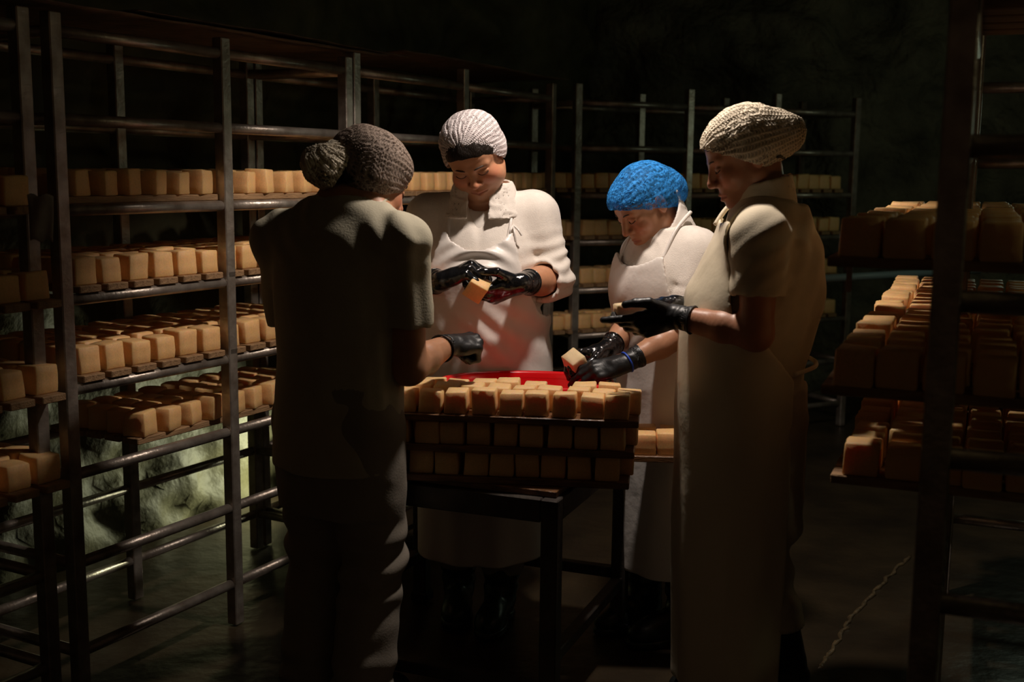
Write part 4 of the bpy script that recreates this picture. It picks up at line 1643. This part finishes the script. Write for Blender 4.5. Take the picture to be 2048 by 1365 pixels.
make_glove(pn, J['wrL'], (-.90, -.18, -.36), (.10, -.78, -.62), 'L', [(-8, 22, 42, 30), (0, 34, 48, 30), (4, 44, 50, 30), (9, 52, 50, 30)],
           [(.70, .62, -.20), (.22, .90, -.35), (-.05, .92, -.40)], MT['glove_wet'], body, J['elL'], 1.12, .068, rc=.040)
finish(pn, body, 'person in white net and white apron rubbing a cheese behind the table', [])
cl = at(954, 577, 3.458)
Rc = rotz(math.radians(-18)) @ rotx(math.radians(28)) @ roty(math.radians(35))
held_cheese('', cl, Rc, (.060, .055, .060), 'small orange cheese block held by the person in the white net', m='cheese')

# ---------- woman in the blue net
pn = Person(1352, 700, 3.66, 122)
hd = Head(pn.P(1288, 410, 3.60), -2, 36, 2, .97, .98)
tors = [(0.18, 0, .0, .165, .145), (0.55, 0, .005, .172, .145), (0.85, 0, .01, .18, .15), (1.0, 0, .03, .175, .14), (1.14, 0, .055, .18, .14),
        (1.25, 0, .06, .165, .115), (1.31, 0, .05, .125, .085), (1.36, 0, .05, .075, .07)]
J = joint_set(pn, pn.P(1338, 472, 3.64), np.array([0, .05, 1.2]), pn.P(1400, 502, 3.53), pn.P(1285, 508, 3.76), pn.P(1362, 668, 3.46), pn.P(1268, 650, 3.66),
              pn.P(1248, 728, 3.40), pn.P(1212, 700, 3.52), pn.P(1190, 738, 3.37), pn.P(1180, 712, 3.49),
              np.array([-.085, 0, .82]), np.array([.085, 0, .82]), np.array([-.085, .03, .45]), np.array([.085, .03, .45]), np.array([-.085, .0, .09]), np.array([.09, .03, .09]))
body = make_body(pn, hd, J, .96, tors, '', base=(.52, .26, .15), flush=(.52, .19, .11), lip=(.38, .12, .09))
fr = {q: J['el' + q] + (J['wr' + q] - J['el' + q]) * f_ for q, f_ in (('L', .10), ('R', .22))}
slv = {q: ([J['sh' + q], J['el' + q], fr[q]], [.060, .062, .058]) for q in 'LR'}
fx2 = [arm_folds(J, q, .0045, .032, .16) for q in 'LR']
make_shirt(pn, J, tors, 'sweater', MT['fleece'], 1.33, 0.70, slv, 0.066, parent=body, disp=cloth_disp(.004, 14, (1, 1, .7), 9.0, lambda V, N: fx2[0](V, N) + fx2[1](V, N)), shr=.058)
hb = hd.T((0, -.035, -.075))
collar(pn, J['neck'] - (hb - J['neck']) * .9, hb, .098, .082, 0.0, 1.12, body, MT['white_cloth'], slit=.008, flare=.016, name='stand_collar', slope=.55)
strip('zip', [J['neck'] + np.array([.0, .092, .0]), J['neck'] + np.array([0, .112, -.06])], .003, MT['dark'], body)


def bib2(V, N):
    x, z_ = V[:, 0], V[:, 2]
    low = np.sin(x * 45 + 2.2 * vnoise(V * np.array([5, 5, 1.5]))) * sstep(.98, .6, z_)
    dg = np.sin((z_ + x * 1.1) * 55 + 2 * vnoise(V * 8)) * np.exp(-((z_ - 1.02) / .07) ** 2)
    return .006 * low + .0035 * dg


ap = make_apron(pn, tors, 'apron', MT['apron'], 0.22, 1.255, [(1.26, .10), (1.18, .125), (1.08, .15), (.98, .24), (.2, .24)], .016, body, J=J, shr=.058, disp=
                cloth_disp(.0035, 8, (1, 1, .6), 6.0, bib2), sag=.035, back=-.03, wrapz=.98)
for q in (-1, 1):
    strip('neck_strap', smooth_path([np.array([q * .098, .145, 1.245]), np.array([q * .10, .10, 1.33]), np.array([q * .085, .03, 1.385])]), .006, MT['apron'], ap)
make_trousers(pn, J, 'trousers', MT['trouser'], body, top_tab, .24, (.09, .07, .066), 7.0)
for q in 'LR':
    make_boot(pn, J['knee' + q], J['ank' + q], (0.10 if q == 'L' else -.1, 1), 'boot', MT['boot_dark'], body)
make_hair(hd, body, ((0, -.52, .85), .008), .004, bun=((0, -.10, .02), (.05, .045, .045)))
make_net(hd, 'hair_net', MT['net_blue'], body, [((0, -.020, .046), (.090, .106, .084), 0), ((0, .045, .056), (.064, .058, .044), .03), ((0, -.020, .005), (.092, .095, .06), .03), ((0, -.100, -.018), (.066, .066, .062), .05)],
         ((0, -.55, .835), -.012), (0, .100, .052), (20, .0042), h=.0032, lump=.0025)
face_bits(hd, body, .0016)
make_glove(pn, J['wrL'], (-.95, -.06, -.22), (-.25, -.66, .70), 'L', [(-5, 20, 16, 10), (0, 24, 18, 12), (4, 28, 20, 12), (9, 32, 22, 14)],
           [(.35, .65, -.65), (.0, .8, -.6), (-.1, .8, -.6)], MT['glove'], body, J['elL'], 1.0, .058, rc=.037, roll=False)
a1 = nrm(J['elL'] - J['wrL'])
e1 = nrm(np.cross(a1, UP))
e2 = np.cross(a1, e1)
rg = J['wrL'] + a1 * .012
MB().tube([rg + (.0312) * (math.cos(t_) * e1 + math.sin(t_) * e2) for t_ in np.linspace(0, 2 * math.pi, 28)], .0032, 8, False).build('wrist_band', MT['glove_blue'], body, True)
make_glove(pn, J['wrR'], (-.92, -.25, -.12), (-.1, .35, .92), 'R', [(-6, 30, 34, 22), (0, 34, 36, 22), (4, 38, 36, 22), (9, 40, 36, 22)],
           [(.45, .7, -.5), (.1, .85, -.5), (0, .85, -.5)], MT['glove_wet'], body, J['elR'], 1.0, .05, rc=.036)
finish(pn, body, 'person in blue hair net bending over the basin', [])
Rc = rotz(math.radians(25)) @ roty(math.radians(-32)) @ rotx(math.radians(24))
held_cheese('', at(1152, 727, 3.45), Rc, (.052, .062, .062), 'pale cut cheese block held low by the person in the blue net')

# ---------- woman in profile at the right (cream net)
pn = Person(1510, 700, 3.06, 91)
KX = 3.06 * 1.02 / CAM_F
hd = Head(pn.P(1489, 314, 3.06), 0, 25, 0, .99, 1.0)
xc = 1510


def row(py, x0, x1, a, Y=3.06):
    return (zat(py, Y, 1500), 0.0, (xc - (x0 + x1) / 2) * KX, a, (x1 - x0) / 2 * KX)


tors = [row(1330, 1385, 1600, .16), row(1150, 1378, 1606, .17), row(1000, 1376, 1610, .18), row(850, 1372, 1608, .185), row(740, 1372, 1602, .18),
        row(680, 1374, 1620, .185), row(600, 1388, 1636, .195), row(530, 1412, 1636, .195), row(470, 1440, 1622, .17), row(425, 1462, 1602, .11), row(395, 1475, 1590, .08)]
shz = zat(462, 3.06, 1510)
J = joint_set(pn, pn.P(1528, 400, 3.06), np.array([0, -.02, 1.25]), pn.P(1520, 480, 2.88), pn.P(1500, 480, 3.24), pn.P(1512, 668, 2.86), pn.P(1492, 655, 3.28),
              pn.P(1350, 633, 2.98), pn.P(1350, 611, 3.12), pn.P(1300, 638, 2.99), pn.P(1310, 610, 3.09),
              np.array([-.085, -.02, .84]), np.array([.085, -.02, .84]), np.array([-.085, -.01, .46]), np.array([.085, .02, .46]), pn.P(1588, 1330, 2.98) * [1, 1, 0] + UP * .09, np.array([.10, -.02, .09]))
body = make_body(pn, hd, J, .98, tors, '', thick=1.02, base=(.50, .23, .13), flush=(.50, .16, .09), lip=(.42, .12, .09))
cu = {q: J['sh' + q] + (J['el' + q] - J['sh' + q]) * .60 for q in 'LR'}
slv = {q: ([J['sh' + q], cu[q]], [.070, .068]) for q in 'LR'}
sleeve_f = lambda V, N: .0016 * np.sin((V[:, 2] * 1.0 + V[:, 1] * .9) * 95 + 3 * vnoise(V * 10)) * sstep(.14, .18, np.abs(V[:, 0]))
back_f = lambda V, N: .003 * np.sin((V[:, 2] * .5 + V[:, 1] * 1.2) * 70 + 3 * vnoise(V * 7)) * sstep(.0, -.10, V[:, 1])
make_shirt(pn, J, tors, 'polo_shirt', MT['cream_cloth'], zat(410, 3.06, 1500), 0.80, slv, .07, parent=body, shr=.070,
           disp=cloth_disp(.0028, 10, (1, 1, .7), 15.0, lambda V, N: sleeve_f(V, N) + back_f(V, N)))
hb = hd.T((0, -.022, -.075))
collar(pn, J['neck'] - np.array([0, -.0, .03]), hb, .096, .080, -.1, .98, body, MT['cream_cloth'], slit=.004, flare=.01, name='stand_collar', slope=.16, amp=.0025)
strip('zip', [pn.P(1460, 412, 3.06), pn.P(1464, 445, 3.055)], .003, MT['brass'], body)


def bib3(V, N):
    x, y_, z_ = V[:, 0], V[:, 1], V[:, 2]
    low = np.sin(x * 50 + 2.2 * vnoise(V * np.array([5, 5, 1.5]))) * sstep(.95, .5, z_) * sstep(.06, .14, y_)
    side = np.sin(y_ * 55 + 3 * vnoise(V * np.array([4, 4, 1.2]))) * sstep(.85, .4, z_) * sstep(.10, .02, y_) * .7
    pk = np.exp(-((z_ - 1.19) / .035) ** 2) * sstep(.05, .14, y_)
    return .006 * (low + side) + .012 * pk * np.clip(.5 + x * 4, 0, 1)


ap = make_apron(pn, tors, 'apron', MT['apron_cream'], 0.10, zat(438, 3.06, 1500), [(1.42, .07), (1.36, .10), (1.25, .14), (1.12, .17), (1.0, .30), (.05, .30)], .016, body, J=J, shr=.07, disp=
                cloth_disp(.004, 8, (1, 1, .5), 12.0, bib3), sag=.01, back=-.065, wrapz=1.08, ybib=.02)
for q in (-1, 1):
    strip('neck_strap', smooth_path([np.array([q * .075, .105, 1.365]), np.array([q * .09, .06, 1.42]), np.array([q * .08, -.02, 1.445])]), .007, MT['apron_cream'], ap)
strip('waist_tie', smooth_path([np.array([-.19, -.06, 1.0]), np.array([-.12, -.13, 1.01]), np.array([0, -.155, 1.01]), np.array([.12, -.13, 1.01]), np.array([.19, -.06, 1.0])]), .006, MT['apron_cream'], ap)
make_trousers(pn, J, 'trousers', MT['trouser'], body, [(.55, 0, -.03, .16, .11), (.95, 0, -.02, .17, .12)], .30, (.10, .085, .078), 3.0)
for q in 'LR':
    make_boot(pn, J['knee' + q], J['ank' + q], (0.06 if q == 'L' else -.1, 1), 'boot', MT['boot_dark'], body, ztop=.36)
make_hair(hd, body, ((0, -.50, .86), .004), .004, bun=((0, -.115, .02), (.05, .05, .05)))
make_net(hd, 'hair_net', MT['net_cream'], body, [((0, -.018, .050), (.086, .103, .086), 0), ((0, .035, .056), (.062, .060, .045), .03), ((0, -.012, .0), (.091, .088, .06), .03), ((0, -.118, .012), (.058, .058, .055), .05)],
         ((0, -.66, .75), -.016), (0, .096, .048), (30, .004), h=.0032, lump=.003)
face_bits(hd, body, .0016)
make_glove(pn, J['wrL'], (-.96, .0, -.28), (-.05, -.90, -.42), 'L', [(-4, 8, 8, 6), (0, 34, 34, 20), (4, 42, 40, 22), (9, 48, 42, 24)],
           [(.66, .72, .0), (.25, .95, -.12), (.02, .98, -.18)], MT['glove'], body, J['elL'], 1.05, .05, rc=.036)
make_glove(pn, J['wrR'], (-.97, -.18, .02), (.0, -.10, .99), 'R', [(-4, 14, 16, 12), (0, 16, 18, 12), (4, 18, 18, 12), (9, 20, 18, 12)],
           [(.5, .75, -.4), (.15, .95, -.25), (0, .95, -.25)], MT['glove_wet'], body, J['elR'], 1.0, .05, rc=.035)
finish(pn, body, 'person in cream net standing in profile at the right of the table', [])
held_cheese('', at(1264, 622, 3.045), rotz(math.radians(8)) @ roty(math.radians(-6)), (.088, .055, .045), 'cheese block held up in both gloves by the person in profile')

# ---------- man with his back to the camera (grey net)
pn = Person(676, 700, 3.03, -32)
hd = Head(pn.P(738, 362, 3.07), -22, 24, 0, 1.04, 1.0)
tors = [(0.72, 0, -.005, .192, .150), (0.82, 0, .0, .190, .148), (1.0, 0, .01, .182, .142), (1.15, 0, .01, .195, .145), (1.28, 0, .0, .195, .125), (1.36, 0, .005, .16, .10), (1.42, 0, .02, .10, .085), (1.46, 0, .03, .08, .075)]
J = joint_set(pn, pn.P(718, 410, 3.04), np.array([0, .0, 1.25]), pn.P(560, 478, 3.13), pn.P(806, 486, 2.95), pn.P(600, 720, 3.22), pn.P(818, 735, 2.97),
              pn.P(740, 700, 3.37), pn.P(893, 692, 3.16), pn.P(790, 695, 3.39), pn.P(918, 690, 3.21),
              np.array([-.09, 0, .82]), np.array([.09, 0, .82]), np.array([-.10, .03, .46]), np.array([.09, .03, .46]), np.array([-.105, -.02, .09]), np.array([.09, -.02, .09]))
body = make_body(pn, hd, J, 1.05, tors, '', thick=1.1, base=(.50, .25, .14))
cu = {'R': J['shR'] + (J['elR'] - J['shR']) * .66, 'L': J['shL'] + (J['elL'] - J['shL']) * .66}
slv = {q: ([J['sh' + q], cu[q]], [.067, .071]) for q in 'LR'}
sf2 = lambda V, N: .003 * np.sin(V[:, 1] * 85 + V[:, 0] * 40 + 2.5 * vnoise(V * np.array([9, 9, 3]))) * sstep(.14, .2, np.abs(V[:, 0])) + .0022 * np.sin((V[:, 0] + V[:, 2]) * 60 + 3 * vnoise(V * 8)) * sstep(1.2, 1.3, V[:, 2])
make_shirt(pn, J, tors, 'tunic', MT['olive_cloth'], 1.43, 0.715, slv, .072, parent=body, shr=.068, disp=cloth_disp(.0035, 9, (1, 1, .6), 23.0, sf2))
hb = hd.T((0, -.03, -.075))
collar(pn, J['neck'] - np.array([0, .0, .035]), hb, .098, .080, 0, .95, body, MT['olive_cloth'], slit=.03, name='tunic_collar')
make_trousers(pn, J, 'trousers', MT['trouser_shaded'], body, [(.60, 0, -.01, .175, .13), (.95, 0, 0, .175, .13)], .10, (.108, .086, .082), 5.0)
for q in 'LR':
    make_boot(pn, J['knee' + q], J['ank' + q], (0.1 if q == 'L' else -.1, 1), 'boot', MT['boot_dark'], body, ztop=.2)
make_hair(hd, body, ((0, -.5, .86), .004), .006)
make_net(hd, 'hair_net', MT['net_gray'], body, [((0, -.018, .046), (.089, .107, .087), 0), ((0, .03, .05), (.066, .062, .05), .03), ((0, -.012, -.005), (.092, .088, .06), .03)],
         ((0, -.45, .89), -.034), (0, .098, .04), (30, .0045), h=.0034, lump=.002)
make_net(hd, 'loose_net', MT['net_cream'], body, [((0, -.135, -.020), (.044, .052, .050), 0), ((0, -.095, .005), (.05, .04, .055), .04)],
         ((0, -1.0, .0), .098), (0, -.10, .03), (16, .006), h=.0036, lump=.006)
face_bits(hd, body)
make_glove(pn, J['wrR'], (.80, .58, .05), (-.25, -.55, .80), 'R', [(-4, 78, 80, 45), (0, 82, 84, 45), (4, 84, 84, 45), (8, 84, 84, 45)],
           [(.55, .7, -.5), (-.2, .7, -.7), (-.5, .5, -.6)], MT['glove'], body, J['elR'], 1.12, .03, rc=.038)
make_glove(pn, J['wrL'], (.85, .5, -.02), (-.35, .45, .82), 'L', [(-4, 40, 40, 25), (0, 42, 42, 25), (4, 44, 44, 25), (8, 46, 44, 25)],
           [(.55, .7, -.5), (.2, .9, -.5), (0, .8, -.6)], MT['glove'], body, J['elL'], 1.05, .05, rc=.036)
finish(pn, body, 'person in olive tunic and grey net seen from behind', [])
